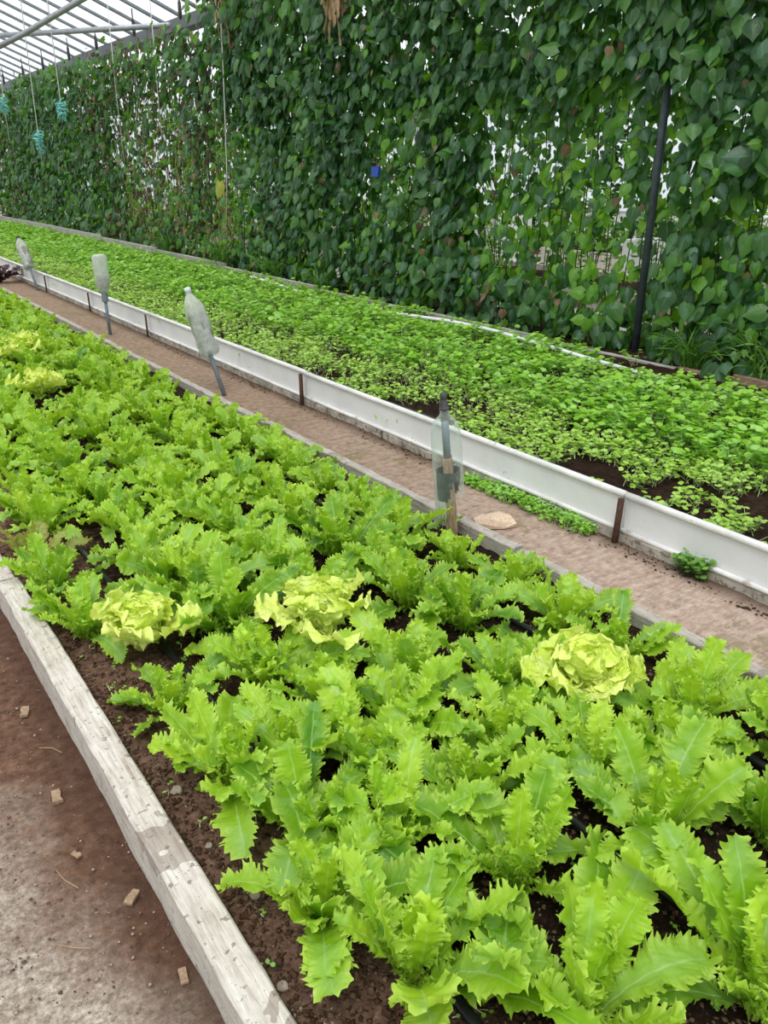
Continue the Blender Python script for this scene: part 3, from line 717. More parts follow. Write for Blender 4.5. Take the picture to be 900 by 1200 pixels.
stones = [(.385, 1.27, .014, 'pale stone in the reddish soil beside the left board'), (.40, .95, .010, 'small stone in the reddish soil by the lowest board endives'), (.52, .83, .012, 'grey flat stone under the lowest endives'),
          (.30 + .08, 1.10, .008, 'little stone near the board, between endives'), (.36, .78, .010, 'small pebble in the soil beside the board at the bottom')]
for x, y, s_, lab in stones:
    V, F = lathe([(0.001, -s_ * .5), (s_ * .8, -s_ * .3), (s_, 0), (s_ * .7, s_ * .35), (.001, s_ * .45)], 9, .5, int(x * 100))
    tag(link('stone', new_mesh('stone', np.array(V), np.array(F), M['stone'], smooth=False), None, (x, y, soil_h(x, y) + s_ * .3), (0, 0, 1)), lab, 'stone')
straws = [(.12, 1.86, .06, .6, 'pale straw on the brown path at the left edge'), (.15, 1.23, .07, 1.9, 'upper of two pale straws on the path beside the board'), (.12, 1.08, .06, 2.4, 'lower of two pale straws, over the pale patch'),
          (.22, 1.62, .06, -.9, 'thin brown twig leaning along the left board'), (.20, .78, .05, .5, 'short straw on the path near the bottom edge')]
for x, y, L_, a, lab in straws:
    bm = bmesh.new(); tube(bm, [(-L_ / 2, 0, 0), (0, L_ * .08, .003), (L_ / 2, 0, 0)], .0011, 5)
    tag(link('straw', bm_mesh(bm, 'straw', M['husk'], True), None, (x, y, Z_PL + .006), (0, 0, a)), lab, 'straw')

# ------------------------------------------------------------------ small foliage built in bulk
def leaf_template(N, Mc, shape):
    t = np.linspace(0, 1, N); s = np.linspace(-1, 1, Mc); T, S = np.meshgrid(t, s, indexing='ij'); sa = np.abs(S)
    if shape == 'heart':
        w = np.interp(t, [0, .06, .18, .35, .55, .75, .9, 1], [.36, .66, .86, .88, .68, .36, .14, .012])
        X = T - .17 * sa * np.clip(1 - T * 3.2, 0, 1)
        Y = S * w[:, None] * .50; Zc = -.14 * sa * w[:, None] - .22 * T ** 2 + .025 * np.sin(T * 9) * sa
    else:
        w = np.sqrt(np.clip(1 - (2 * t - 1) ** 2, 0.02, 1)); X = T; Y = S * w[:, None] * .5; Zc = .08 * sa - .06 * T ** 2
    return np.stack([X, Y, Zc], -1).reshape(-1, 3), np.stack([sa, T, T * 0], -1).reshape(-1, 3), grid_faces(N, Mc)

def basis(d, n):
    """d: (k,3) along, n: (k,3) approx normal -> (k,3,3) with columns d, side, normal"""
    d = d / np.linalg.norm(d, axis=1, keepdims=True); sd = np.cross(n, d); sd /= np.linalg.norm(sd, axis=1, keepdims=True) + 1e-9
    nn = np.cross(d, sd); return np.stack([d, sd, nn], -1)

def scatter_leaves(q, tmpl, P, Dr, Nr, S, rnd):
    V0, D0, F0 = tmpl; k = len(P)
    if not k: return
    B_ = basis(Dr, Nr); V = np.einsum('kij,vj->kvi', B_, V0) * S[:, None, None] + P[:, None, :]
    D = np.repeat(D0[None], k, 0).copy(); D[:, :, 2] = rnd[:, None]
    F = (F0[None] + (np.arange(k) * len(V0))[:, None, None]).reshape(-1, 4)
    q.add(V.reshape(-1, 3), F, D.reshape(-1, 3))

HEART = leaf_template(7, 5, 'heart'); HEARTS = leaf_template(5, 3, 'heart'); ROUND = leaf_template(5, 4, 'round'); ROUNDS = leaf_template(4, 3, 'round')

def ribbons(q, A, Bm, C_, w, rnd=None):
    """thin stems as crossed quads through three points"""
    k = len(A)
    for ax in (np.array([1., 0, 0]), np.array([0, 1., 0])):
        o = ax[None] * w[:, None]
        V = np.stack([A - o, A + o, Bm - o * .8, Bm + o * .8, C_ - o * .6, C_ + o * .6], 1).reshape(-1, 3)
        b = (np.arange(k) * 6)[:, None]
        F = np.concatenate([b + [0, 1, 3, 2], b + [2, 3, 5, 4]]); q.add(V, F, np.zeros((len(V), 3)))

def nfield(x, y, f): return np.array([mn.noise(Vector((a * f, b * f, 7.7))) for a, b in zip(x, y)])

def herb(name, n, xr, yr, h, leaf, stems_mat, leaf_mat_, nl, label, cat, thr=None, spread=.02, tmpl=ROUNDS, growfar=.0, z0=Z_FAR, group=None, yp=1.6):
    x = RNG.uniform(*xr, n); y = yr[0] + (yr[1] - yr[0]) * RNG.random(n) ** yp
    if thr is not None:
        m = (nfield(x, y, 4.2) + .5 * nfield(x, y, 9)) > thr + np.clip((3.2 - y) * .12, -.7, .3); x, y = x[m], y[m]
    n = len(x); g = 1 + growfar * np.clip(y - 3, 0, 20)
    H = h * RNG.uniform(.55, 1.25, n) * (1 + .7 * nfield(x, y, 2.6) + .3 * nfield(x, y, 7))
    A = np.stack([x, y, np.full(n, z0)], 1); top = A + np.stack([RNG.normal(0, spread, n), RNG.normal(0, spread, n), H], 1)
    mid = (A + top) / 2 + RNG.normal(0, .006, (n, 3))
    q = Quads(); ribbons(q, A, mid, top, .0011 * g)
    root = empty(name, (float(np.mean(xr)), float(np.mean(yr)), z0)); tag(root, label, cat, group, 'stuff')
    def addp(nm, q_, m_):
        me = q_.mesh(nm, m_); o = link(nm, centred(me, root.location), root); o['kind'] = 'stuff'
    addp('stems', q, stems_mat)
    q = Quads()
    for j in range(nl):
        a = RNG.random(n) * 6.28; f = RNG.uniform(.45, 1.0, n) if j > 1 else np.ones(n)
        P = A + (top - A) * f[:, None] + RNG.normal(0, .004, (n, 3))
        d = np.stack([np.cos(a), np.sin(a), RNG.uniform(-.25, .5, n)], 1); nn = np.stack([RNG.normal(0, .3, n), RNG.normal(0, .3, n), np.ones(n)], 1)
        scatter_leaves(q, tmpl, P, d, nn, leaf * RNG.uniform(.6, 1.3, n) * g, RNG.random(n) * .6 + .4 * (f - .3))
    addp('leaves', q, leaf_mat_); return root
herb('pale_seedlings', 15000, (2.13, 2.92), (.55, 20.5), .062, .019, M['palestem'], M['seedling'], 4, 'pale yellow-green seedlings just behind the white edging', 'seedlings', thr=-.17, spread=.034, growfar=.05, yp=1.9)
herb('cress', 9500, (2.72, 3.66), (.8, 20.5), .105, .031, M['palestem'], M['cress'], 5, 'taller darker green round-leaved cress behind the pale seedlings', 'cress', thr=-.40, spread=.04, growfar=.035, tmpl=ROUND, yp=1.9)
herb('ground_weeds', 2300, (3.62, 4.02), (3.0, 20.5), .06, .03, M['palestem'], M['cress'], 4, 'loose low weeds between the cress and the hedge planks', 'weeds', thr=-.2, spread=.03, growfar=.04, tmpl=ROUND)
herb('path_weeds', 420, (1.975, 2.045), (1.60, 2.25), .024, .013, M['palestem'], M['cress'], 4, 'small green weeds on the path at the foot of the white edging, right of the clear bottle', 'weeds', spread=.012, z0=Z_PM, yp=1.)
herb('path_weeds', 50, (2.01, 2.045), (1.17, 1.26), .05, .018, M['stem'], M['grass'], 3, 'dark little weed on the edging foot at the right frame side', 'weeds', spread=.014, z0=Z_PM, yp=1.)
herb('bed_weeds', 500, (.36, 1.64), (.3, 2.8), .014, .008, M['palestem'], M['cress'], 2, 'tiny sprouted weeds on the soil between the endives', 'weeds', spread=.006, z0=Z_SOIL + .004, yp=1.)

# grass tufts at the hedge foot
def tuft(loc, n, h, label, seed):
    rg = np.random.default_rng(seed); q = Quads()
    for k in range(n):
        V, D = blade(h * rg.uniform(.6, 1.2), .0055, math.radians(rg.uniform(50, 85)), math.radians(rg.uniform(-50, 20)), 14, 3, teeth=1, tooth=0, ruffle=0, rf=1, cup=.5, petiole=.7, peak=.3, seed=int(rg.integers(1e9)), lobes=0)
        q.add(rotz(V, rg.random() * 6.28) + [rg.normal(0, .03), rg.normal(0, .05), 0], grid_faces(14, 3), D)
    return tag(link('grass_tuft', q.mesh('grass_tuft', M['grass']), None, loc), label, 'grass')
tuft((4.19, 2.75, .165), 70, .34, 'long arching grass tuft over the planks at the right', 1)
tuft((4.20, 2.25, .165), 50, .42, 'grass tuft at the right frame edge under the vines', 2)
tuft((4.19, 7.9, .165), 70, .42, 'grass tuft at the hedge foot left of the densest vines', 3)
tuft((4.19, 9.2, .165), 80, .50, 'tall thin grass tuft below the white hanging string', 4)
tuft((4.19, 11.0, .2), 60, .42, 'grass tuft under the brown vines', 5)
tuft((4.19, 6.9, .165), 45, .3, 'small grass tuft at the hedge foot behind the pale plank end', 6)

# ------------------------------------------------------------------ climbing bean hedge
HX = 4.42
def hedge_density(y, z):
    """thin windows in the hedge"""
    d = 1.0
    def win(y0, y1, z0, z1, k):
        fy = min(1, max(0, (y - y0) / .3)) * min(1, max(0, (y1 - y) / .3)); fz = min(1, max(0, (z - z0) / .3)) * min(1, max(0, (z1 - z) / .3))
        return 1 - (1 - k) * fy * fz
    d *= win(2.9, 5.1, .35, 1.85, .27) * win(5.3, 6.5, .7, 2.0, .42) * win(8.2, 9.9, .35, 2.1, .40) * win(9.9, 13.2, .5, 2.3, .48) * win(1.9, 2.9, .5, 1.8, .5)
    return d * (.93 + .75 * mn.noise(Vector((y * 2.6, z * 2.6, 1))))
def dry_frac(y, z):
    if 9.0 < y < 13.8: return .36
    if y > 19: return .3
    return .035
vine_labels = []
ys = []
y = 1.75
while y < 21.9: ys.append(y); y += .30 if y < 12 else .36
def vlabel(i, y):
    if y < 2.35: return 'climbing bean vine at the right frame edge, above the brown plank', 'climbing bean vines at the right frame edge'
    zones = [(3.05, 'dense green bean vine just right of the dark pole'), (3.75, 'bean vine growing around the dark upright pole'), (5.0, 'thin backlit bean vine left of the dark pole, light showing through'),
             (6.5, 'dark green bean vine behind the blue scrap in mid hedge'), (8.4, 'densest dark green bean vine, below the dried husk bundle'), (10.0, 'bean vine beside the long white hanging string'),
             (13.6, 'half withered brown bean vine in the thin part of the hedge'), (17.5, 'green bean vine behind the turquoise twine knots'), (30, 'bean vine at the far left end of the hedge')]
    for lim, lab in zones:
        if y < lim: return lab, lab.replace('bean vine', 'bean vines', 1)
nleaf = 0
for i, y0 in enumerate(ys):
    root = empty('climbing_bean_vine', (HX, y0, .16)); lab, grp = vlabel(i, y0); tag(root, lab, 'vine', grp)
    dense = 840 if y0 < 9 else (620 if y0 < 14 else 560); top = (2.86 if y0 < 9.3 else 2.66) + .05 * math.sin(y0 * 3) + .05 * random.random()
    dd = .36 if y0 > 12 else .30
    P, Dv, Nv, S, R_, K = [], [], [], [], [], []
    for k in range(dense):
        yy = y0 + random.gauss(0, dd * .52); z = .14 + (top - .10 + .16 * mn.noise(Vector((yy * 1.3, 4.4, 0)))) * random.random() ** .93; front = random.random() < .68
        dn = hedge_density(yy, z)
        bulge = .10 * (z / top) ** 2 + (.05 if z > 2.2 else 0)
        if random.random() > dn: continue
        x = HX - (.02 + abs(random.gauss(.09 + bulge, .07))) if front else HX + abs(random.gauss(.05, .10))
        if z > top - .25: x += random.gauss(0, .10); z += random.uniform(-.05, .10)
        if dn < .55: x = HX + random.gauss(-.04, .06)
        side = -1 if x < HX else 1
        if abs(yy - 3.22 - .0 * z) < .10 and z < 1.72 and x < 4.36: continue
        a = random.gauss(0, .55)
        d = (side * random.uniform(.05, .6), random.gauss(0, .42), -random.uniform(.55, 1.0))
        if random.random() < .10: d = (side * .9, random.gauss(0, .5), random.uniform(-.3, .2))
        n_ = (side * (1. + random.gauss(0, .2)), random.gauss(0, .55), random.uniform(.15, .9))
        s_ = random.choice((.062, .078, .092, .105, .12)) * random.uniform(.85, 1.15) * (1.0 if y0 < 12 else 1.1)
        if .4 < z < 1.4 and y0 < 5.5: s_ *= 1.08
        P.append((x - HX, yy - y0, z - .16)); Dv.append(d); Nv.append(n_); S.append(s_); R_.append(random.random())
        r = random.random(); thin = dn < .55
        K.append(2 if r < dry_frac(yy, z) else (1 if r < dry_frac(yy, z) + (.42 if thin else .10) + (.12 if z < .9 else 0) else 0))  # thin and low stretches get more bright leaves, painting in the backlight
    if abs(y0 - 3.25) < .16:      # foliage closing over the upper part of the pole
        for k in range(150):
            P.append((4.26 - HX - random.random() * .10, 3.27 - y0 + random.gauss(0, .09), random.uniform(1.55, 2.8))); Dv.append((-.3, random.gauss(0, .4), -1)); Nv.append((-1, random.gauss(0, .5), .5)); S.append(random.uniform(.07, .12)); R_.append(random.random()); K.append(0)
    P, Dv, Nv, S, R_, K = map(np.array, (P, Dv, Nv, S, R_, K)); nleaf += len(P)
    tm = HEART if y0 < 11 else HEARTS
    for kk, (nm, mt) in enumerate((('leaves', 'bean'), ('young_lit_leaves', 'bean_young_lit'), ('withered_leaves', 'bean_dry'))):
        m = K == kk
        if m.sum() < 3: continue
        q = Quads(); sc_ = S[m] * (.62 if kk == 2 else (.8 if kk == 1 else 1)); scatter_leaves(q, tm, P[m], Dv[m], Nv[m], sc_, R_[m]); o = link(nm, q.mesh(nm, M[mt]), root)
    # stems winding up around their strings
    bm = bmesh.new()
    for s_ in range(3):
        ox = random.gauss(0, .03); oy = random.uniform(-dd / 2, dd / 2); ph = random.random() * 6
        tube(bm, [(ox + .012 * math.sin(z * 9 + ph), oy + .015 * math.cos(z * 7 + ph) + .03 * math.sin(z * 1.3 + ph), z) for z in np.linspace(-.02, top - .2, 26)], [.0045 - .002 * z / 26 for z in range(26)], 5)
    link('stem', bm_mesh(bm, 'stem', M['drystem' if 9 < y0 < 14 else 'stem'], True), root)
    if y0 > 9 and y0 < 14:   # dead tendrils
        for s_ in range(7):
            oy = random.uniform(-dd / 2, dd / 2); z0 = random.uniform(.4, 2.2); L_ = random.uniform(.3, .8); bm = bmesh.new()
            tube(bm, [(-.10 + random.gauss(0, .012), oy + random.gauss(0, .02), z0 - L_ * k / 7) for k in range(8)], .0045, 4)
            link('dead_tendril', bm_mesh(bm, 'dead_tendril', M['drystem' if s_ % 2 else 'husk'], True), root)
print('bean leaves', nleaf)

# leaf group drooping over the plank at the right
q = Quads()
P = np.array([(0, 0, 0), (.0, .055, .01), (-.01, .02, -.04), (.01, -.02, .02)]); Dv = np.array([(-.5, -.3, -.9), (-.5, .35, -.8), (-.4, .0, -1.), (-.6, -.5, -.4)]); Nv = np.array([(-1, -.2, .5), (-1, .2, .6), (-1, 0, .4), (-1, -.3, .6)])
scatter_leaves(q, leaf_template(9, 7, 'heart'), P, Dv, Nv, np.array([.13, .115, .10, .09]), np.array([.5, .2, .1, .3]))
tag(link('drooping_leaves', q.mesh('drooping_leaves', M['bean']), None, (4.085, 2.50, .245)), 'dark heart-shaped leaves drooping over the brown plank at right', 'leaves')

# pole in the hedge and hedge-top details
bm = bmesh.new(); tube(bm, [(0, 0, -.1), (0, .0, 1.4), (0, .02, 2.9)], .024, 14)
tag(link('support_pole', bm_mesh(bm, 'support_pole', M['darkpole'], True), None, (4.32, 3.26, .165)), 'dark grey round metal pole standing in the hedge at the right', 'pole')
bm = bmesh.new(); tube(bm, [(0, 0, -.1), (0, .0, 2.78)], .03, 12)
tag(link('support_pole', bm_mesh(bm, 'support_pole', M['darkpole'], True), None, (4.31, 8.28, .165)), 'dark pole mostly buried in leaves below the dried thin strands', 'pole')

def string(name, pts, r, mat, label, knot=None, weight=None, cat='string'):
    p0 = pts[0]; root = tag(empty(name, p0), label, cat)
    bm = bmesh.new(); tube(bm, pts, r, 5); link('cord', centred(bm_mesh(bm, 'cord', M[mat], True), p0), root)
    if knot:
        c_ = Vector(knot[:3]); k = knot[3]; bm = bmesh.new()
        for s_ in range(26):
            a = Vector((random.gauss(0, 1), random.gauss(0, 1), random.gauss(0, 1.0))).normalized(); b = a.cross(Vector((random.random(), random.random(), 1))).normalized()
            R0 = k * random.uniform(.15, .42); off = Vector((random.gauss(0, .14), random.gauss(0, .14), random.gauss(0, .42))) * k
            tube(bm, [c_ + off + (a * math.cos(t_) + b * math.sin(t_) * .8) * R0 + Vector((0, 0, -.05 * k * t_)) for t_ in np.linspace(0, 6.5, 14)], .006, 5)
        for s_ in range(5):
            e = Vector((random.gauss(0, .3), random.gauss(0, .4), -random.uniform(.8, 1.3))) * k
            tube(bm, [c_, c_ + e * .5 + Vector((0, random.gauss(0, .02), 0)), c_ + e], .004, 4)
        link('twine_knot', centred(bm_mesh(bm, 'twine_knot', M['cyan'], True), p0), root)
    if weight:
        c_ = Vector(pts[-1]); bm = bmesh.new(); tube(bm, [c_ + Vector((0, 0, .16)), c_ + Vector((0, 0, .12)), c_, c_ + Vector((0, 0, -.06))], [.006, .02, .026, .012], 8)
        link('clip', centred(bm_mesh(bm, 'clip', M['cap'], True), p0), root)
    return root
ROOF_Z = lambda x: 3.12 + .40 * (5.0 - x)
def roofz(x): return ROOF_Z(x) - .05
for (x, ya, yb, zb, kz, lab) in ((3.0, 11.85, 12.10, 1.36, 1.64, 'white string with the lowest turquoise twine knot, hanging before the hedge'),
                                 (3.0, 10.75, 10.84, 1.85, 1.93, 'white string ending in a turquoise twine knot, right one of three'),
                                 (3.0, 13.35, 13.76, 1.62, 2.14, 'white string with turquoise knot at the left frame edge')):
    string('hanging_string', [(x, ya, roofz(x)), (x, ya * .5 + yb * .5, 2.9), (x, yb, kz), (x, yb + .03, zb)], .006, 'twine', lab, (x, yb, kz, .13))
string('hanging_string', [(4.1, 8.6, 3.35), (4.08, 8.62, 2.2), (4.09, 8.72, 1.3), (4.07, 8.78, .75)], .006, 'twine', 'long white string hanging down the hedge face in front of the thin vines')
string('hanging_string', [(4.1, 10.5, 3.35), (4.08, 10.5, 2.2), (4.09, 10.55, 1.6)], .005, 'twine', 'short white string on the hedge above the withered vines')
string('hanging_string', [(4.1, 12.0, 3.35), (4.08, 12.02, 2.2), (4.09, 12.05, 1.2)], .005, 'twine', 'white string before the brown vines, left of the short one')
for i, y in enumerate((20.3, 18.57, 17.06, 15.39, 13.9, 12.23, 10.6, 9.3)):
    string('weighted_hanger', [(4.5, y, roofz(4.5)), (4.5, y, 3.1), (4.5, y, 3.0)], .008, 'darktwine', f"{['farthest', 'second farthest', 'third farthest', 'fourth from the far end', 'fifth from the far end', 'third nearest', 'second nearest', 'nearest'][i]} black weighted cord hanging above the hedge top", None, True, 'hanger')
def husks(loc, n, L_, w, label, seed, name, mat='husk'):
    rg = np.random.default_rng(seed); q = Quads()
    for k in range(n):
        V, D = blade(L_ * rg.uniform(.6, 1.1), w * rg.uniform(.6, 1.3), math.radians(-60 + rg.normal(0, 12)), math.radians(-95 + rg.normal(0, 12)), 20, 5, teeth=4, tooth=.3, ruffle=.008, rf=3, cup=.9, petiole=.4, peak=.5, seed=int(rg.integers(1e9)))
        q.add(rotz(V, rg.random() * 6.28) * [.7, .7, 1] + [rg.normal(0, .03), rg.normal(0, .03), rg.uniform(-.25, .1)], grid_faces(20, 5), D)
    return tag(link(name, q.mesh(name, M[mat]), None, loc), label, 'dried plant')
husks((4.05, 6.40, 2.78), 16, .40, .028, 'bundle of dry straw-brown leaves hanging at the hedge top', 9, 'dried_leaf_bundle')
husks((4.05, 8.50, 2.95), 12, .42, .008, 'thin dried grey-brown strands hanging at the hedge top, left of the dry bundle', 19, 'dried_strands')
# one yellowing leaf
M['yellow'] = leaf_mat('yellowing leaf', (.32, .36, .03), (.45, .46, .05), (.55, .55, .12), (.5, .5, .2), transl=.4, sheen_amt=.1)
q = Quads(); scatter_leaves(q, HEART, np.array([(0, 0, 0.), (.0, .1, -.06)]), np.array([(-.2, .1, -1.), (-.2, -.2, -1.)]), np.array([(-1, -.3, .3), (-1, .1, .3)]), np.array([.17, .13]), np.array([.5, .8]))
tag(link('yellow_leaf', q.mesh('yellow_leaf', M['yellow']), None, (4.06, 8.88, 1.13)), 'single yellowing bean leaf on the hedge beside the white string', 'leaf')
bm = bmesh.new(); rough_box(bm, -.012, .012, -.05, .05, -.04, .04, ny=5, jit=.006)
tag(link('blue_scrap', bm_mesh(bm, 'blue_scrap', M['blue']), None, (4.22, 6.05, 1.24), (0, .1, 0)), 'small blue plastic scrap caught in the mid hedge', 'plastic scrap')

# ------------------------------------------------------------------ greenhouse shell
S = lambda o: tag(o, kind='structure')
# roof bay above the camera: ridge at x=0.4
XR, XV, YN, YF = .4, 5.0, -3.0, 24.0
ZR = ROOF_Z(XR)
def quadobj(name, pts, mat): return S(link(name, new_mesh(name, np.array(pts, float), np.array([[0, 1, 2, 3]]), mat, smooth=False)))
quadobj('ceiling', [(XR, YN, ZR), (XR, YF, ZR), (XV, YF, 3.12), (XV, YN, 3.12)], M['roofglass'])
quadobj('ceiling_left', [(-3.2, YN, 3.12 + .2), (-3.2, YF, 3.12 + .2), (XR, YF, ZR), (XR, YN, ZR)], M['roofglass'])
quadobj('ceiling_right', [(XV, YN, 3.12), (XV, YF, 3.12), (9.1, YF, 4.76), (9.1, YN, 4.76)], M['roofglass'])
quadobj('ceiling_right_far', [(9.1, YN, 4.76), (9.1, YF, 4.76), (13.2, YF, 3.12), (13.2, YN, 3.12)], M['roofglass'])
tn = 0
def trim(me):
    global tn; tn += 1
    return S(link(f'trim_{tn}', me))
for y in np.arange(1.0, 23.9, .62):
    bm = bmesh.new()
    for dy in (-.022, .022):
        for (xa, za, xb, zb) in ((XR, ZR, XV, 3.12), (XV, 3.12, 9.1, 4.76)):
            a = [(xa, y + dy - .011, za - .045), (xa, y + dy + .011, za - .045), (xa, y + dy + .011, za - .012), (xa, y + dy - .011, za - .012)]
            b = [(xb, p[1], p[2] - za + zb) for p in a]
            va = [bm.verts.new(p) for p in a]; vb = [bm.verts.new(p) for p in b]
            for k in range(4): bm.faces.new((va[k], va[(k + 1) % 4], vb[(k + 1) % 4], vb[k]))
    trim(bm_mesh(bm, 'glazing_bar', M['bar']))
for y in np.arange(1.0, 23.9, 1.24):   # left slope, only lights and shades the scene
    bm = bmesh.new(); tube(bm, [(-3.2, y, 3.28), (XR, y, ZR - .04)], .02, 4); trim(bm_mesh(bm, 'glazing_bar', M['bar']))
# valley gutter above the hedge
bm = bmesh.new(); rough_box(bm, 4.90, 5.12, -2.5, YF, 2.99, 3.13, ny=1); S(link('trim_gutter', bm_mesh(bm, 'trim_gutter', M['girder'])))
bm = bmesh.new(); tube(bm, [(XR, YN, ZR - .03), (XR, YF, ZR - .03)], .05, 6); trim(bm_mesh(bm, 'ridge', M['girder']))
# tie rods and curved tube across the bay
def tube_thing(name, pts, r, mat, label, cat='tube'):
    bm = bmesh.new(); tube(bm, pts, r, 8); return tag(place(name, bm_mesh(bm, name, M[mat], True), pts[0]), label, cat)
tube_thing('tie_tube', [(3.3, 14.6, 3.12), (4.6, 11.2, 2.96)], .035, 'tube', 'straight grey tube under the roof, level above the hedge at upper left')
tube_thing('curved_tube', [(2.2, 11.0, 2.42), (2.6, 10.4, 2.62), (2.9, 9.6, 2.80), (3.1, 8.9, 2.92), (3.3, 8.2, 3.0)], .03, 'tube', 'pale bent tube sweeping up to the right below the glass roof')
tube_thing('roof_brace', [(4.0, 9.2, 3.25), (4.7, 9.6, 3.02)], .04, 'girder', 'short dark brace meeting the hedge top at upper left')
tube_thing('roof_brace', [(3.4, 9.6, 3.5), (4.8, 10.2, 3.08)], .03, 'tube', 'thin grey brace running down to the hedge top left of the dark one')
# walls
def glazed_wall(name, p0, p1, zlow, ztop, n, base_t=.1):
    p0 = Vector(p0); p1 = Vector(p1); d = (p1 - p0); L_ = d.length; d.normalize(); nrm = Vector((-d.y, d.x, 0)) * base_t / 2
    bm = bmesh.new()
    v = [bm.verts.new(p) for p in (p0 - nrm, p1 - nrm, p1 + nrm, p0 + nrm)]; w = [bm.verts.new(p.co + Vector((0, 0, zlow))) for p in v]
    for k in range(4): bm.faces.new((v[k], v[(k + 1) % 4], w[(k + 1) % 4], w[k]))
    bm.faces.new(w); bm.faces.new(v[::-1]); S(link(name, bm_mesh(bm, name, M['bgwall'])))
    quadobj('window_' + name.split('_', 1)[1], [p0 + Vector((0, 0, zlow)), p1 + Vector((0, 0, zlow)), p1 + Vector((0, 0, ztop)), p0 + Vector((0, 0, ztop))], M['wallglass'])
    for i in range(n + 1):
        q_ = p0 + d * L_ * i / n; bm = bmesh.new(); tube(bm, [q_ + Vector((0, 0, zlow)), q_ + Vector((0, 0, ztop))], .03, 4); trim(bm_mesh(bm, 'post', M['tube']))
    for z in (zlow + .02, (zlow + ztop) / 2, ztop):
        bm = bmesh.new(); tube(bm, [p0 + Vector((0, 0, z)), p1 + Vector((0, 0, z))], .025, 4); trim(bm_mesh(bm, 'rail', M['tube']))
glazed_wall('wall_back', (-3.2, 23.9, 0), (13.2, 23.9, 0), .55, 3.1, 14)
glazed_wall('wall_right', (13.2, 23.9, 0), (13.2, -2.9, 0), .5, 3.1, 16)
glazed_wall('wall_left', (-3.2, -2.9, 0), (-3.2, 23.9, 0), .5, 3.3, 16)

# ------------------------------------------------------------------ things behind the hedge seen through its gaps
for i, (x0, x1, y0, y1) in enumerate(((5.9, 6.9, 1.0, 21.0), (8.6, 9.6, 1.0, 21.0))):
    me = boxm(x0, x1, y0, y1, .0, .22, 'growing_bed', M['soil'], ny=60, jit=.015); tag(place('growing_bed', me, ((x0 + x1) / 2, 11, 0)), ['soil bed directly behind the hedge seen through its gaps', 'farther soil bed behind the hedge'][i], 'bed')
    for sx, nm in ((x0 - .04, 'near'), (x1 + .01, 'far')):
        board('bed_plank', sx, sx + .03, y0, y1, 0, .27, M['white_wood'], f"white board on the {nm} side of the {['first', 'second'][i]} bed behind the hedge", 'plank')
def bush(loc, r, h, n, label, seed, ls=.06):
    rg = np.random.default_rng(seed); a = rg.random(n) * 6.28; rr = r * np.sqrt(rg.random(n)); z = h * rg.random(n) ** .8
    rr *= np.sqrt(np.clip(1.05 - (z / h) ** 2, 0, 1))
    P = np.stack([rr * np.cos(a), rr * np.sin(a), z], 1); d = np.stack([np.cos(a), np.sin(a), rg.uniform(-.6, .6, n)], 1)
    root = tag(empty('leafy_bush', loc), label, 'bush', 'bushes in the beds behind the hedge')
    q = Quads(); scatter_leaves(q, HEARTS, P, d, np.stack([rg.normal(0, .4, n), rg.normal(0, .4, n), np.ones(n)], 1), ls * rg.uniform(.6, 1.3, n), rg.random(n)); link('leaves', q.mesh('leaves', M['shrub']), root)
    bm = bmesh.new()
    for k in range(5): tube(bm, [(0, 0, -.03), (r * .3 * math.cos(k * 1.3), r * .3 * math.sin(k * 1.3), h * .5), (r * .5 * math.cos(k * 1.3), r * .5 * math.sin(k * 1.3), h * .85)], [.008, .006, .003], 4)
    link('stems', bm_mesh(bm, 'stems', M['stem'], True), root)
for i in range(30):
    y = 2.0 + i * .66; bush((6.4 + random.uniform(-.2, .2), y, .22), random.uniform(.22, .36), random.uniform(.4, 1.0) * (1.3 if i % 5 == 0 else 1), 260, 'low leafy bush in the bed behind the hedge, glimpsed through the vines', i)
for i, r0 in enumerate([o for o in list(col.objects) if o.name.startswith('climbing_bean_vine')][1:56:2]):
    r = r0.copy(); col.objects.link(r); r.location = (9.1, r0.location.y * 1.15 - .3, .22); r.rotation_euler.z = 0
    tag(r, 'bean vine of the second row beyond the hedge, glimpsed through its gaps', 'vine', 'second row of bean vines beyond the hedge')
    for c in r0.children:
        d = c.copy(); col.objects.link(d); d.parent = r
for i in range(0):
    y = 2.5 + i * 1.3; bush((9.1 + random.uniform(-.2, .2), y, .22), random.uniform(.35, .5), random.uniform(.5, 1.1), 150, 'leafy bush in the farther bed, glimpsed through the vines', 90 + i, .08)
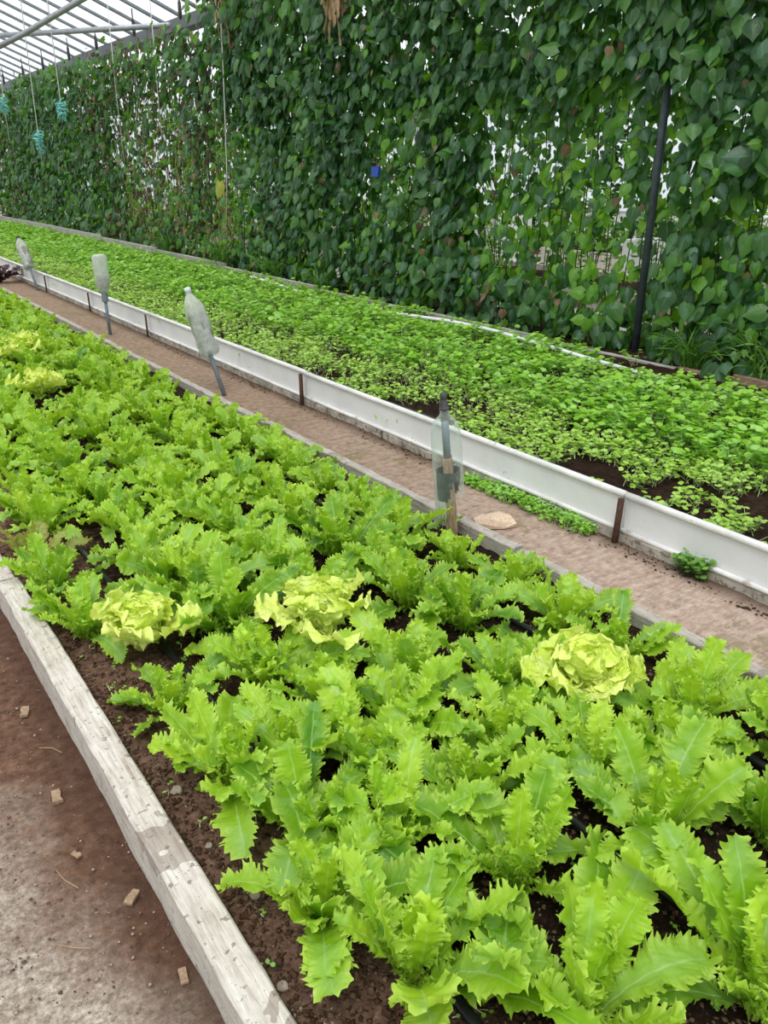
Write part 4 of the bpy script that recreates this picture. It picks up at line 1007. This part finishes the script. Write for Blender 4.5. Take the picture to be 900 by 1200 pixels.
# white sheet rolls / trays standing in the aisle beyond
for i, (x, y, w_, d_, h_) in enumerate(((7.7, 5.5, .5, .9, .5), (7.6, 8.2, .6, .8, .65), (7.8, 11.5, .5, 1.0, .5), (7.7, 15.0, .5, .8, .6), (7.7, 3.4, .5, .7, .4))):
    t = tag(empty('white_crate', (x, y, .06)), ['low white crate in the aisle behind the hedge, seen through gaps near the pole', 'taller white crate in the aisle behind mid hedge', 'white crate in the aisle behind the brown vines', 'white crate in the aisle behind the far vines', 'smallest white crate behind the hedge right of the pole'][i], 'crate', 'white crates in the aisle behind the hedge')
    for (xa, xb, ya, yb, za, zb, nm) in ((-w_ / 2, w_ / 2, -d_ / 2, d_ / 2, 0, .03, 'base'), (-w_ / 2, -w_ / 2 + .02, -d_ / 2, d_ / 2, .03, h_, 'side'), (w_ / 2 - .02, w_ / 2, -d_ / 2, d_ / 2, .03, h_, 'side'), (-w_ / 2 + .02, w_ / 2 - .02, -d_ / 2, -d_ / 2 + .02, .03, h_, 'end'), (-w_ / 2 + .02, w_ / 2 - .02, d_ / 2 - .02, d_ / 2, .03, h_, 'end')):
        link(nm, boxm(xa, xb, ya, yb, za, zb, nm, M['bgwhite']), t)

# ------------------------------------------------------------------ light
w = bpy.data.worlds.new('World'); bpy.context.scene.world = w; w.use_nodes = True
nt = w.node_tree; bg = nt.nodes['Background']
tc = nt.nodes.new('ShaderNodeTexCoord'); sx = nt.nodes.new('ShaderNodeSeparateXYZ'); rp = nt.nodes.new('ShaderNodeValToRGB')
nt.links.new(tc.outputs['Generated'], sx.inputs[0]); nt.links.new(sx.outputs[2], rp.inputs[0]); nt.links.new(rp.outputs[0], bg.inputs[0])
rp.color_ramp.elements[0].color = (.80, .84, .88, 1); rp.color_ramp.elements[1].color = (.95, .98, 1, 1); bg.inputs[1].default_value = 1.35
sun = bpy.data.lights.new('sun', 'SUN'); sun.energy = 2.6; sun.angle = math.radians(28); sun.color = (1, .98, .94)
so = bpy.data.objects.new('sun', sun); col.objects.link(so)
so.rotation_euler = Vector((.35, .30, -1)).to_track_quat('-Z', 'Y').to_euler()
sc = bpy.context.scene
sc.view_settings.view_transform = 'Standard'; sc.view_settings.look = 'None'; sc.view_settings.exposure = 0.0
sc.cycles.max_bounces = 8; sc.cycles.transparent_max_bounces = 16; sc.cycles.diffuse_bounces = 3; sc.cycles.transmission_bounces = 5

# ------------------------------------------------------------------ camera
cam = bpy.data.cameras.new('camera'); co_ = bpy.data.objects.new('camera', cam); col.objects.link(co_)
cam.sensor_fit = 'VERTICAL'; cam.sensor_height = 36; cam.lens = 36 * 930 / 1200; cam.clip_start = .02
co_.location = (0, 0, 1.25); co_.rotation_euler = (math.radians(90 - 23.273), 0, -math.radians(35.42))
sc.camera = co_
